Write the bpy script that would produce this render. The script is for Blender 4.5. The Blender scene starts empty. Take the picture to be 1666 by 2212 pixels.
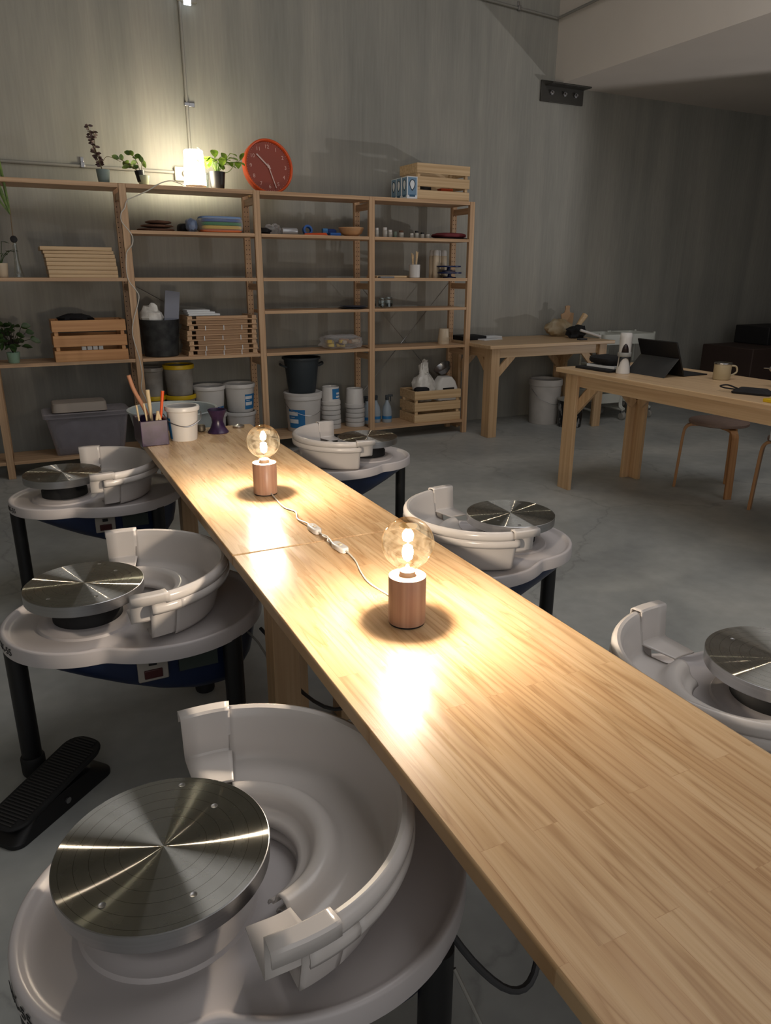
import bpy, bmesh, math, random
from mathutils import Vector, Matrix, noise
random.seed(7)
S = bpy.context.scene
PI = math.pi
R = math.radians

# ------------------------------------------------------------------ camera
cam_d = bpy.data.cameras.new('camera'); cam = bpy.data.objects.new('camera', cam_d)
S.collection.objects.link(cam); S.camera = cam
cam.matrix_world = Matrix.Translation((0, 0, 1.31)) @ Matrix.Rotation(-R(26.316), 4, 'Z') @ Matrix.Rotation(PI/2 - R(18.24), 4, 'X') @ Matrix.Rotation(0.00456, 4, 'Z')
cam_d.sensor_fit = 'VERTICAL'; cam_d.sensor_height = 24
cam_d.lens = 1568.76*24/2212
cam_d.clip_start = 0.02

# ------------------------------------------------------------------ world, exposure, lamp strengths
W = bpy.data.worlds.new('world'); S.world = W; W.use_nodes = True
bg = W.node_tree.nodes['Background']; bg.inputs[0].default_value = (1.0, 0.985, 0.98, 1); bg.inputs[1].default_value = 0.64
TABLE_LAMP_W = 18.0
SHELF_LAMP_E = 46.0
hl = bpy.data.lights.new('added_ceiling_fill', 'AREA'); hl.shape = 'RECTANGLE'; hl.size = 3.0; hl.size_y = 2.6; hl.energy = 52; hl.color = (1.0, .975, .97)  # unseen area light, added overhead to lift floor and tables
ho = bpy.data.objects.new('added_ceiling_fill', hl); S.collection.objects.link(ho); ho.location = (2.4, 1.6, 4.5)
ul = bpy.data.lights.new('added_side_spot', 'SPOT'); ul.energy = 220; ul.color = (1.0, .96, .94); ul.spot_size = R(62); ul.spot_blend = .6; ul.shadow_soft_size = .05  # unseen spot, added to stand in for light from the right on the underside
uo = bpy.data.objects.new('added_side_spot', ul); S.collection.objects.link(uo); uo.location = (8.08, 1.37, .4)
uo.rotation_euler = (Vector((4.7, 4.0, 2.84))-Vector(uo.location)).to_track_quat('-Z', 'Y').to_euler()
S.view_settings.view_transform = 'Standard'; S.view_settings.look = 'None'
S.view_settings.exposure = 0.0; S.view_settings.gamma = 1.0
S.cycles.sample_clamp_indirect = 4.0
S.cycles.max_bounces = 8; S.cycles.transparent_max_bounces = 16

# ------------------------------------------------------------------ materials
def lin(c):
    return tuple(((v/255)/12.92 if v <= 10 else (((v/255)+.055)/1.055)**2.4) for v in c) + (1,)
MATS = {}
def mat(name, rgb, rough=.5, metal=0., var=0., scale=(8, 8, 8), rgb2=None, bump=0., spec=.5, **kw):
    if name in MATS: return MATS[name]
    m = bpy.data.materials.new(name); m.use_nodes = True; nt = m.node_tree; b = nt.nodes['Principled BSDF']
    b.inputs['Roughness'].default_value = rough; b.inputs['Metallic'].default_value = metal
    b.inputs['Specular IOR Level'].default_value = spec
    c = lin(rgb)
    for k, v in kw.items(): b.inputs[k].default_value = v
    tc = nt.nodes.new('ShaderNodeTexCoord'); mp = nt.nodes.new('ShaderNodeMapping'); mp.inputs['Scale'].default_value = scale
    nt.links.new(tc.outputs['Object'], mp.inputs[0])
    n = nt.nodes.new('ShaderNodeTexNoise'); n.inputs['Scale'].default_value = 1; n.inputs['Detail'].default_value = 5
    nt.links.new(mp.outputs[0], n.inputs[0])
    if rgb2 is None:
        c2 = tuple(min(1, v*(1+var)) for v in c[:3])+(1,); c1 = tuple(v*(1-var) for v in c[:3])+(1,)
    else: c1, c2 = c, lin(rgb2)
    cr = nt.nodes.new('ShaderNodeValToRGB'); cr.color_ramp.elements[0].position = .35; cr.color_ramp.elements[1].position = .65
    cr.color_ramp.elements[0].color = c1; cr.color_ramp.elements[1].color = c2
    nt.links.new(n.outputs[0], cr.inputs[0]); nt.links.new(cr.outputs[0], b.inputs['Base Color'])
    if bump:
        bp = nt.nodes.new('ShaderNodeBump'); bp.inputs['Strength'].default_value = bump; bp.inputs['Distance'].default_value = .002
        nt.links.new(n.outputs[0], bp.inputs['Height']); nt.links.new(bp.outputs[0], b.inputs['Normal'])
    MATS[name] = m; return m

def wood(name, rgb, rgb2, axis, rough=.45):
    sc = {'x': (1.2, 55, 55), 'y': (55, 1.2, 55), 'z': (55, 55, 1.2)}[axis]
    return mat(name, rgb, rough, rgb2=rgb2, scale=sc, bump=.05)

def emis(name, rgb, e):
    m = bpy.data.materials.new(name); m.use_nodes = True; b = m.node_tree.nodes['Principled BSDF']
    b.inputs['Base Color'].default_value = rgb+(1,); b.inputs['Emission Color'].default_value = rgb+(1,); b.inputs['Emission Strength'].default_value = e
    return m

def node_mat(name, rough):
    m = bpy.data.materials.new(name); m.use_nodes = True; nt = m.node_tree; b = nt.nodes['Principled BSDF']; b.inputs['Roughness'].default_value = rough
    return m, nt, b
def N(nt, t, **kw):
    n = nt.nodes.new(t)
    for k, v in kw.items(): setattr(n, k, v)
    return n
def coords(nt, scale, out='Object', rot=(0, 0, 0)):
    tc = N(nt, 'ShaderNodeTexCoord'); mp = N(nt, 'ShaderNodeMapping'); mp.inputs['Scale'].default_value = scale; mp.inputs['Rotation'].default_value = rot
    nt.links.new(tc.outputs[out], mp.inputs[0]); return mp.outputs[0]
def noi(nt, co, scale=1., detail=5., dist=0.):
    n = N(nt, 'ShaderNodeTexNoise'); n.inputs['Scale'].default_value = scale; n.inputs['Detail'].default_value = detail; n.inputs['Distortion'].default_value = dist
    nt.links.new(co, n.inputs[0]); return n.outputs[0]
def ramp(nt, f, stops):
    r = N(nt, 'ShaderNodeValToRGB'); e = r.color_ramp.elements
    while len(e) < len(stops): e.new(.5)
    for i, (p, c) in enumerate(stops): e[i].position = p; e[i].color = c if len(c) == 4 else c+(1,)
    nt.links.new(f, r.inputs[0]); return r.outputs[0]
def mixc(nt, a, b, f, mode='MIX'):
    m = N(nt, 'ShaderNodeMix', data_type='RGBA', blend_type=mode)
    if isinstance(f, (int, float)): m.inputs[0].default_value = f
    else: nt.links.new(f, m.inputs[0])
    nt.links.new(a, m.inputs[6]); nt.links.new(b, m.inputs[7]); return m.outputs[2]

def sheer(name, rgb, alpha, rough=.1, tint=(1, 1, 1), glass=False, dust=0):
    """thin clear sheet: mostly transparent with a glossy coat and some scatter"""
    m = bpy.data.materials.new(name); m.use_nodes = True; nt = m.node_tree; nt.nodes.clear()
    out = nt.nodes.new('ShaderNodeOutputMaterial'); t = nt.nodes.new('ShaderNodeBsdfTransparent'); t.inputs[0].default_value = tint+(1,)
    if glass: p = nt.nodes.new('ShaderNodeBsdfGlossy'); p.inputs['Color'].default_value = lin(rgb); p.inputs['Roughness'].default_value = rough
    else: p = nt.nodes.new('ShaderNodeBsdfPrincipled'); p.inputs['Base Color'].default_value = lin(rgb); p.inputs['Roughness'].default_value = rough
    mx = nt.nodes.new('ShaderNodeMixShader'); lw = nt.nodes.new('ShaderNodeLayerWeight'); lw.inputs[0].default_value = .14 if glass else .35
    ma = nt.nodes.new('ShaderNodeMath'); ma.operation = 'MULTIPLY_ADD'; ma.inputs[1].default_value = 1-alpha; ma.inputs[2].default_value = alpha; ma.use_clamp = True
    nt.links.new(lw.outputs['Facing'], ma.inputs[0]); nt.links.new(ma.outputs[0], mx.inputs[0])
    if dust:
        tr = nt.nodes.new('ShaderNodeBsdfTranslucent'); tr.inputs[0].default_value = (1, .86, .62, 1); m3 = nt.nodes.new('ShaderNodeMixShader')
        n = noi(nt, coords(nt, (45, 45, 45)), 1, 8, 1.); f = ramp(nt, n, [(.40, (.0008,)*3), (.62, (dust,)*3)]); nt.links.new(f, m3.inputs[0])
        nt.links.new(t.outputs[0], m3.inputs[1]); nt.links.new(tr.outputs[0], m3.inputs[2]); t = m3
    nt.links.new(t.outputs[0], mx.inputs[1]); nt.links.new(p.outputs[0], mx.inputs[2]); nt.links.new(mx.outputs[0], out.inputs[0])
    return m

M_white = mat('white_plastic', (206, 200, 196), .22, var=.02, scale=(3, 3, 3))
M_tray = mat('tray_plastic', (196, 190, 190), .35, var=.02, scale=(3, 3, 3))
M_black = mat('black_paint', (13, 13, 16), .45)
M_rubber = mat('black_rubber', (20, 20, 22), .7, var=.2, scale=(60, 60, 60))
M_blue = mat('blue_plastic', (18, 34, 68), .4, var=.05)
M_pinex = wood('pine_along_x', (176, 140, 106), (204, 170, 134), 'x')
M_piney = wood('pine_along_y', (176, 140, 106), (204, 170, 134), 'y')
M_pinez = wood('pine_upright', (176, 140, 106), (204, 170, 134), 'z')
M_birch = wood('birch_bentwood', (150, 106, 66), (172, 128, 84), 'z')
M_seat = mat('seat_grey', (122, 102, 92), .6, var=.08, scale=(30, 30, 30))
M_tubx = wood('workbench_pine_x', (190, 157, 120), (210, 180, 142), 'x', .4)
M_tuby = wood('workbench_pine_y', (190, 157, 120), (210, 180, 142), 'y', .4)
M_tubz = wood('workbench_pine_z', (184, 150, 112), (204, 172, 134), 'z', .45)
M_lampw = wood('beech_cylinder', (178, 134, 110), (206, 166, 140), 'z', .35)
M_crate = wood('crate_pine', (190, 158, 118), (214, 186, 146), 'x')
M_crateo = wood('crate_orange', (178, 122, 70), (200, 148, 94), 'x')
M_cord = mat('white_cord', (205, 200, 190), .4)
M_cordg = mat('grey_cord', (60, 60, 62), .5)
M_dark = mat('dark_cloth', (16, 16, 20), .8, var=.3, scale=(40, 40, 40))
M_leaf = mat('leaf_green', (58, 88, 34), .45, rgb2=(118, 146, 58), scale=(25, 25, 25))
M_leafd = mat('leaf_dark', (30, 52, 24), .45, rgb2=(62, 88, 44), scale=(25, 25, 25))
M_leafp = mat('leaf_purple', (62, 40, 44), .6, rgb2=(88, 66, 60), scale=(25, 25, 25))
M_stem = mat('stem', (92, 82, 50), .6)
M_soil = mat('soil', (34, 26, 20), .9)
M_steel = mat('steel', (170, 170, 172), .3, 1.)
M_cable = mat('conduit_grey', (142, 140, 134), .5)
M_cream = mat('cream_ceramic', (200, 184, 160), .35)
M_wtub = mat('white_tub', (206, 203, 200), .35, var=.03)
M_label = mat('label_blue', (36, 112, 170), .45)
M_labelw = mat('label_white', (214, 218, 222), .5)
M_navy = mat('label_navy', (30, 52, 120), .4)
M_purple = mat('purple_glaze', (36, 20, 50), .3, rgb2=(56, 38, 70), scale=(22, 22, 22))
M_clearp = sheer('clear_polypropylene', (190, 184, 188), .26, .25, (.92, .92, .95))
M_film = sheer('clear_film', (210, 210, 212), .10, .15)
M_filmw = mat('white_film', (198, 194, 188), .25, rgb2=(226, 224, 218), scale=(22, 22, 22), bump=.4)
M_glass = sheer('amber_glass', (255, 236, 196), .07, .02, (1.0, .965, .90), True, .006)
M_cglass = sheer('clear_glass', (225, 235, 235), .08, .03, (.97, .98, .98), True)
M_frame = mat('cart_white', (198, 200, 192), .35)

def glued_pine():
    m, nt, b = node_mat('glued_pine_staves', .3); b.inputs['Specular IOR Level'].default_value = .3
    # staves run along Y, rows across X
    co = coords(nt, (1, 1, 1), rot=(0, 0, PI/2))
    br = N(nt, 'ShaderNodeTexBrick'); br.offset = .37; br.offset_frequency = 2; br.squash = 1
    br.inputs['Scale'].default_value = 1; br.inputs['Brick Width'].default_value = .46; br.inputs['Row Height'].default_value = .041
    br.inputs['Mortar Size'].default_value = .0004; br.inputs['Mortar Smooth'].default_value = .3; br.inputs['Bias'].default_value = 0
    br.inputs['Color1'].default_value = (0, 0, 0, 1); br.inputs['Color2'].default_value = (1, 1, 1, 1); br.inputs['Mortar'].default_value = (.5, .5, .5, 1)
    nt.links.new(co, br.inputs[0])
    # per-stave offset added to grain coordinates
    tc = coords(nt, (1, 1, 1)); sep = N(nt, 'ShaderNodeSeparateXYZ'); nt.links.new(tc, sep.inputs[0])
    rgb2bw = N(nt, 'ShaderNodeRGBToBW'); nt.links.new(br.outputs[0], rgb2bw.inputs[0])
    mul = N(nt, 'ShaderNodeMath', operation='MULTIPLY'); mul.inputs[1].default_value = 17.; nt.links.new(rgb2bw.outputs[0], mul.inputs[0])
    cmb = N(nt, 'ShaderNodeCombineXYZ'); nt.links.new(sep.outputs[0], cmb.inputs[0]); nt.links.new(sep.outputs[1], cmb.inputs[1]); nt.links.new(mul.outputs[0], cmb.inputs[2])
    mp = N(nt, 'ShaderNodeMapping'); mp.inputs['Scale'].default_value = (26, 1.5, 1); nt.links.new(cmb.outputs[0], mp.inputs[0])
    n1 = N(nt, 'ShaderNodeTexNoise'); n1.inputs['Scale'].default_value = 1; n1.inputs['Detail'].default_value = 2; nt.links.new(mp.outputs[0], n1.inputs[0])
    # grain rings: fract of scaled noise
    m2 = N(nt, 'ShaderNodeMath', operation='MULTIPLY'); m2.inputs[1].default_value = 11.; nt.links.new(n1.outputs[0], m2.inputs[0])
    fr = N(nt, 'ShaderNodeMath', operation='PINGPONG'); fr.inputs[1].default_value = 1.; nt.links.new(m2.outputs[0], fr.inputs[0])
    grain = ramp(nt, fr.outputs[0], [(0., lin((176, 141, 102))), (.2, lin((193, 160, 121))), (.6, lin((203, 171, 132))), (1., lin((207, 177, 139)))])
    tone = ramp(nt, br.outputs[0], [(0., (.88, .81, .73)), (.3, (.97, .94, .90)), (.7, (1, .99, .97)), (1., (1.0, 1., 1.0))])
    c = mixc(nt, grain, tone, .85, 'MULTIPLY')
    # fine pores
    mp2 = coords(nt, (420, 9, 1)); n2 = noi(nt, mp2, 1, 3)
    pores = ramp(nt, n2, [(.3, (.86, .82, .78)), (.5, (1, 1, 1))])
    c = mixc(nt, c, pores, .6, 'MULTIPLY')
    line = ramp(nt, br.outputs['Fac'], [(0., (1, 1, 1)), (1., (.72, .6, .5))])
    c = mixc(nt, c, line, .55, 'MULTIPLY')
    # scattered small knots and stains
    vo = N(nt, 'ShaderNodeTexVoronoi'); vo.inputs['Scale'].default_value = 5.; nt.links.new(coords(nt, (1.6, .8, 1)), vo.inputs[0])
    kn = ramp(nt, vo.outputs['Distance'], [(0., (.42, .3, .2)), (.022, (.7, .58, .45)), (.05, (1, 1, 1))])
    c = mixc(nt, c, kn, .75, 'MULTIPLY')
    nt.links.new(c, b.inputs['Base Color'])
    rr = ramp(nt, noi(nt, coords(nt, (40, 3, 1)), 1, 4), [(.35, (.24, .24, .24)), (.65, (.42, .42, .42))])
    nt.links.new(rr, b.inputs['Roughness'])
    bp = N(nt, 'ShaderNodeBump'); bp.inputs['Strength'].default_value = .25; bp.inputs['Distance'].default_value = .0006
    nt.links.new(n2, bp.inputs['Height']); nt.links.new(bp.outputs[0], b.inputs['Normal'])
    return m
M_glued = glued_pine()

def concrete_wall():
    m, nt, b = node_mat('concrete_wall', .85)
    streak = noi(nt, coords(nt, (5, 5, .3)), 1, 7, .6)
    fine = noi(nt, coords(nt, (60, 60, 4)), 1, 4)
    blot = noi(nt, coords(nt, (.8, .8, .6)), 1, 3)
    c = ramp(nt, streak, [(.3, lin((142, 142, 137))), (.5, lin((153, 152, 146))), (.7, lin((162, 160, 153)))])
    c = mixc(nt, c, ramp(nt, fine, [(.3, (.9, .9, .9)), (.7, (1.06, 1.06, 1.05))]), .8, 'MULTIPLY')
    c = mixc(nt, c, ramp(nt, blot, [(.35, (.88, .88, .87)), (.65, (1.05, 1.04, 1.02))]), 1., 'MULTIPLY')
    nt.links.new(c, b.inputs['Base Color'])
    bp = N(nt, 'ShaderNodeBump'); bp.inputs['Strength'].default_value = .08; bp.inputs['Distance'].default_value = .002
    nt.links.new(fine, bp.inputs['Height']); nt.links.new(bp.outputs[0], b.inputs['Normal'])
    return m
def concrete_floor():
    m, nt, b = node_mat('concrete_floor', .5)
    big = noi(nt, coords(nt, (1.1, 1.4, 1)), 1, 6, .6); fine = noi(nt, coords(nt, (14, 14, 1)), 1, 6)
    c = ramp(nt, big, [(.32, lin((146, 149, 148))), (.5, lin((164, 166, 163))), (.68, lin((180, 180, 175)))])
    c = mixc(nt, c, ramp(nt, fine, [(.3, (.86, .86, .86)), (.7, (1.05, 1.05, 1.05))]), .8, 'MULTIPLY')
    v = N(nt, 'ShaderNodeTexVoronoi', feature='DISTANCE_TO_EDGE'); v.inputs['Scale'].default_value = .55
    dn = N(nt, 'ShaderNodeVectorMath', operation='ADD'); nn = N(nt, 'ShaderNodeTexNoise'); nn.inputs['Scale'].default_value = 3.; nn.inputs['Detail'].default_value = 6
    tc = coords(nt, (1, 1, 1)); nt.links.new(tc, nn.inputs[0])
    sc = N(nt, 'ShaderNodeVectorMath', operation='SCALE'); sc.inputs[3].default_value = .5; nt.links.new(nn.outputs['Color'], sc.inputs[0])
    nt.links.new(tc, dn.inputs[0]); nt.links.new(sc.outputs[0], dn.inputs[1]); nt.links.new(dn.outputs[0], v.inputs[0])
    cr = ramp(nt, v.outputs['Distance'], [(0., (.74, .74, .74)), (.006, (1, 1, 1))])
    c = mixc(nt, c, cr, .8, 'MULTIPLY')
    nt.links.new(c, b.inputs['Base Color'])
    nt.links.new(ramp(nt, big, [(.3, (.42, .42, .42)), (.7, (.6, .6, .6))]), b.inputs['Roughness'])
    return m
M_wall = concrete_wall(); M_floor = concrete_floor()
M_plaster = mat('plaster', (214, 206, 198), .8, var=.03, scale=(1.5, 1.5, 1.5))

def brushed_disc():
    m, nt, b = node_mat('turned_aluminium', .3)
    b.inputs['Metallic'].default_value = 1.; b.inputs['Anisotropic'].default_value = .96; b.inputs['Anisotropic Rotation'].default_value = .25
    tg = N(nt, 'ShaderNodeTangent', direction_type='RADIAL', axis='Z'); nt.links.new(tg.outputs[0], b.inputs['Tangent'])
    co = coords(nt, (1, 1, 0)); ln = N(nt, 'ShaderNodeVectorMath', operation='LENGTH'); nt.links.new(co, ln.inputs[0])
    base = ramp(nt, noi(nt, coords(nt, (9, 9, 1)), 1, 8), [(.35, lin((160, 159, 152))), (.65, lin((182, 181, 175)))])
    w = N(nt, 'ShaderNodeMath', operation='PINGPONG'); w.inputs[1].default_value = .01; nt.links.new(ln.outputs['Value'], w.inputs[0])
    g1 = N(nt, 'ShaderNodeMath', operation='LESS_THAN'); g1.inputs[1].default_value = .0003; nt.links.new(w.outputs[0], g1.inputs[0])
    g2 = N(nt, 'ShaderNodeMath', operation='GREATER_THAN'); g2.inputs[1].default_value = .05; nt.links.new(ln.outputs['Value'], g2.inputs[0])
    g3 = N(nt, 'ShaderNodeMath', operation='MULTIPLY'); nt.links.new(g1.outputs[0], g3.inputs[0]); nt.links.new(g2.outputs[0], g3.inputs[1])
    c = mixc(nt, base, ramp(nt, g3.outputs[0], [(0., (1, 1, 1)), (1., (.4, .38, .36))]), 1., 'MULTIPLY')
    nt.links.new(c, b.inputs['Base Color'])
    sp = noi(nt, coords(nt, (30, 30, 1)), 1, 6)
    gl = N(nt, 'ShaderNodeBsdfAnisotropic'); gl.inputs['Color'].default_value = (.62, .61, .58, 1); gl.inputs['Anisotropy'].default_value = .90
    nt.links.new(ramp(nt, sp, [(.3, (.24, .24, .24)), (.7, (.29, .29, .29))]), gl.inputs['Roughness']); nt.links.new(tg.outputs[0], gl.inputs['Tangent']); nt.links.new(c, gl.inputs['Color'])
    mx = N(nt, 'ShaderNodeMixShader'); mx.inputs[0].default_value = .55
    nt.links.new(b.outputs[0], mx.inputs[1]); nt.links.new(gl.outputs[0], mx.inputs[2]); nt.links.new(mx.outputs[0], nt.nodes['Material Output'].inputs[0])
    nt.links.new(ramp(nt, sp, [(.3, (.16, .16, .16)), (.7, (.24, .24, .24))]), b.inputs['Roughness'])
    return m
M_disc = brushed_disc()
M_discside = mat('turned_aluminium_edge', (182, 182, 184), .33, 1., var=.05, scale=(2, 2, 200))

# ------------------------------------------------------------------ mesh helpers
class MB:
    def __init__(s): s.v = []; s.f = []
    def add(s, vs, fs, M=None):
        n = len(s.v)
        for v in vs:
            v = Vector(v)
            if M is not None: v = M @ v
            s.v.append(tuple(v))
        for f in fs: s.f.append(tuple(i+n for i in f))
        return s
    def box(s, c, d, M=None, rz=0):
        x, y, z = [a/2 for a in d]; T = Matrix.Translation(c) @ Matrix.Rotation(rz, 4, 'Z')
        if M is not None: T = M @ T
        vs = [(i*x, j*y, k*z) for k in (-1, 1) for j in (-1, 1) for i in (-1, 1)]
        return s.add(vs, [(0, 2, 3, 1), (4, 5, 7, 6), (0, 1, 5, 4), (2, 6, 7, 3), (0, 4, 6, 2), (1, 3, 7, 5)], T)
    def bx(s, x0, x1, y0, y1, z0, z1, M=None): return s.box(((x0+x1)/2, (y0+y1)/2, (z0+z1)/2), (x1-x0, y1-y0, z1-z0), M)
    def lathe(s, prof, c=(0, 0, 0), seg=32, M=None, cap0=True, cap1=True, sx=1, sy=1):
        vs = []; fs = []; n = len(prof)
        for r, z in prof:
            for k in range(seg):
                a = 2*PI*k/seg; vs.append((c[0]+r*sx*math.cos(a), c[1]+r*sy*math.sin(a), c[2]+z))
        for i in range(n-1):
            for k in range(seg):
                k2 = (k+1) % seg; fs.append((i*seg+k, i*seg+k2, (i+1)*seg+k2, (i+1)*seg+k))
        if cap0: fs.append(tuple(reversed(range(seg))))
        if cap1: fs.append(tuple(range((n-1)*seg, n*seg)))
        return s.add(vs, fs, M)
    def cyl(s, c, r, h, seg=24, r2=None, M=None): return s.lathe([(r, 0), (r if r2 is None else r2, h)], c, seg, M)
    def rod(s, a, b, r, seg=12, r2=None):
        a, b = Vector(a), Vector(b); d = b-a
        q = d.to_track_quat('Z', 'Y').to_matrix().to_4x4()
        return s.lathe([(r, 0), (r if r2 is None else r2, d.length)], (0, 0, 0), seg, Matrix.Translation(a) @ q)
    def tube(s, pts, r, seg=8, sub=4, sec=None, up=None):
        P = smooth(pts, sub); n = len(P)
        sec = sec or [(r*math.cos(2*PI*k/seg), r*math.sin(2*PI*k/seg)) for k in range(seg)]; m = len(sec)
        up0 = Vector(up) if up else Vector((0, 0, 1)); vs = []; fs = []; pn = None
        for i in range(n):
            t = (P[min(i+1, n-1)]-P[max(i-1, 0)]).normalized()
            if up: nrm = up0.copy()
            else: nrm = pn if pn is not None else (up0 if abs(t.z) < .95 else Vector((1, 0, 0)))
            bi = t.cross(nrm).normalized(); nr = bi.cross(t).normalized(); pn = nr
            for a, b in sec: vs.append(P[i]+nr*a+bi*b)
        for i in range(n-1):
            for k in range(m): fs.append((i*m+k, i*m+(k+1) % m, (i+1)*m+(k+1) % m, (i+1)*m+k))
        fs.append(tuple(range(m))); fs.append(tuple(reversed(range((n-1)*m, n*m))))
        return s.add(vs, fs)
    def loft(s, rings, cap0=True, cap1=True, M=None):
        m = len(rings[0]); vs = [p for r in rings for p in r]; fs = []
        for i in range(len(rings)-1):
            for k in range(m): fs.append((i*m+k, i*m+(k+1) % m, (i+1)*m+(k+1) % m, (i+1)*m+k))
        if cap0: fs.append(tuple(reversed(range(m))))
        if cap1: fs.append(tuple(range((len(rings)-1)*m, len(rings)*m)))
        return s.add(vs, fs, M)
    def prism(s, out, z0, z1, M=None): return s.loft([[(x, y, z0) for x, y in out], [(x, y, z1) for x, y in out]], M=M)
    def blob(s, c, r, amp=.15, fr=3., seed=0, seg=20, sq=2.2, flat=True):
        """lumpy closed body of size r (x,y,z half sizes), flat underside"""
        rings = []; n = seg//2
        for i in range(n+1):
            ph = PI*(i+.001)/(n+.002)-PI/2; ring = []
            for k in range(seg):
                a = 2*PI*k/seg
                def se(v): return math.copysign(abs(v)**(2/sq), v)
                d = Vector((se(math.cos(ph))*se(math.cos(a)), se(math.cos(ph))*se(math.sin(a)), se(math.sin(ph))))
                w = 1+amp*noise.noise(d*fr+Vector((seed*3.7, seed*1.3, seed)))
                z = d.z*w
                if flat: z = max(z, -.97)
                ring.append((c[0]+d.x*w*r[0], c[1]+d.y*w*r[1], c[2]+z*r[2]))
            rings.append(ring)
        return s.loft(rings)

def smooth(pts, sub):
    P = [Vector(p) for p in pts]
    if sub <= 1 or len(P) < 3: return P
    out = []
    for i in range(len(P)-1):
        p0, p1, p2, p3 = P[max(i-1, 0)], P[i], P[i+1], P[min(i+2, len(P)-1)]
        for k in range(sub):
            t = k/sub
            out.append(.5*((2*p1)+(p2-p0)*t+(2*p0-5*p1+4*p2-p3)*t*t+(3*p1-p0-3*p2+p3)*t**3))
    out.append(P[-1]); return out

def obj(name, mb, m, parent=None, sm=True, bevel=0., loc=None, solid=0., flip=False, ang=40):
    me = bpy.data.meshes.new(name); me.from_pydata(mb.v, [], mb.f); me.update()
    bm = bmesh.new(); bm.from_mesh(me); bmesh.ops.recalc_face_normals(bm, faces=bm.faces); bm.to_mesh(me); bm.free()
    me.materials.append(m)
    o = bpy.data.objects.new(name, me); S.collection.objects.link(o)
    if parent: o.parent = parent
    if loc: o.location = loc
    if solid:
        md = o.modifiers.new('shell', 'SOLIDIFY'); md.thickness = solid; md.offset = 0
    if bevel:
        md = o.modifiers.new('bevel', 'BEVEL'); md.width = bevel; md.segments = 2; md.limit_method = 'ANGLE'; md.angle_limit = R(35)
    if sm:
        me.polygons.foreach_set('use_smooth', [True]*len(me.polygons))
        if not bevel: me.set_sharp_from_angle(angle=R(ang))
        else: me.set_sharp_from_angle(angle=R(60))
    return o
def tag(o, label, cat, group=None, kind=None):
    o['label'] = label; o['category'] = cat
    if group: o['group'] = group
    if kind: o['kind'] = kind
    return o
def thing(name, label, cat, loc=(0, 0, 0), rz=0, group=None):
    o = bpy.data.objects.new(name, None); S.collection.objects.link(o); o.empty_display_size = .05
    o.location = loc; o.rotation_euler = (0, 0, rz); return tag(o, label, cat, group)
def struct(name, mb, m, label=None, **kw):
    o = obj(name, mb, m, **kw); o['kind'] = 'structure'
    if label: o['label'] = label
    return o
def dup(root, loc, rz, label, group=None):
    r = root.copy(); S.collection.objects.link(r); r.location = loc; r.rotation_euler = (0, 0, rz); r['label'] = label
    if group: r['group'] = group
    def kids(a, b):
        for ch in list(a.children):
            c = ch.copy(); S.collection.objects.link(c); c.parent = b; kids(ch, c)
    kids(root, r); return r
def text_mesh(body, size, depth=.0004):
    cu = bpy.data.curves.new('t', 'FONT'); cu.body = body; cu.size = size; cu.extrude = depth; cu.align_x = 'CENTER'; cu.align_y = 'CENTER'
    o = bpy.data.objects.new('t', cu); S.collection.objects.link(o)
    dg = bpy.context.evaluated_depsgraph_get(); dg.update(); me = bpy.data.meshes.new_from_object(o.evaluated_get(dg))
    mb = MB(); mb.add([v.co for v in me.vertices], [tuple(p.vertices) for p in me.polygons])
    bpy.data.objects.remove(o); bpy.data.meshes.remove(me); return mb

# ------------------------------------------------------------------ setting
YW = 5.70
struct('floor', MB().bx(-4, 10, -2.5, YW+.2, -.1, 0), M_floor, 'grey polished concrete floor', sm=False)
struct('wall_back', MB().bx(-4, 10, YW, YW+.2, 0, 4.6), M_wall, 'tall raw concrete wall behind the shelves', sm=False)
ZU = 2.84
struct('wall_left', MB().bx(-2.6, -2.4, -2.5, YW, 0, 4.6), M_wall, 'concrete wall at the left', sm=False)
struct('ceiling', MB().bx(-2.6, 4.42, -2.5, YW+.2, 4.6, 4.8), M_wall, 'high concrete ceiling', sm=False)
struct('ceiling', MB().bx(4.42, 10, -2.5, YW, ZU, ZU+1.7), M_plaster, 'plastered mezzanine block over the right side', sm=False)
struct('wall_front_blocker', MB().bx(4.6, 9.8, -2.7, -2.5, 0, ZU), M_wall, 'added unseen concrete wall closing off light under the mezzanine', sm=False)  # unseen wall, added to keep world light out from under the mezzanine
struct('wall_side_blocker', MB().bx(7.29, 9.8, 2.4, 2.5, 0, ZU), M_wall, 'added unseen partition blocking the side light at the far right', sm=False)  # unseen wall, added so its end cuts the side spot along a diagonal
struct('wall_right', MB().bx(9.8, 10, -2.5, YW, 0, ZU), M_wall, 'dark concrete wall at the far right', sm=False)

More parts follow.
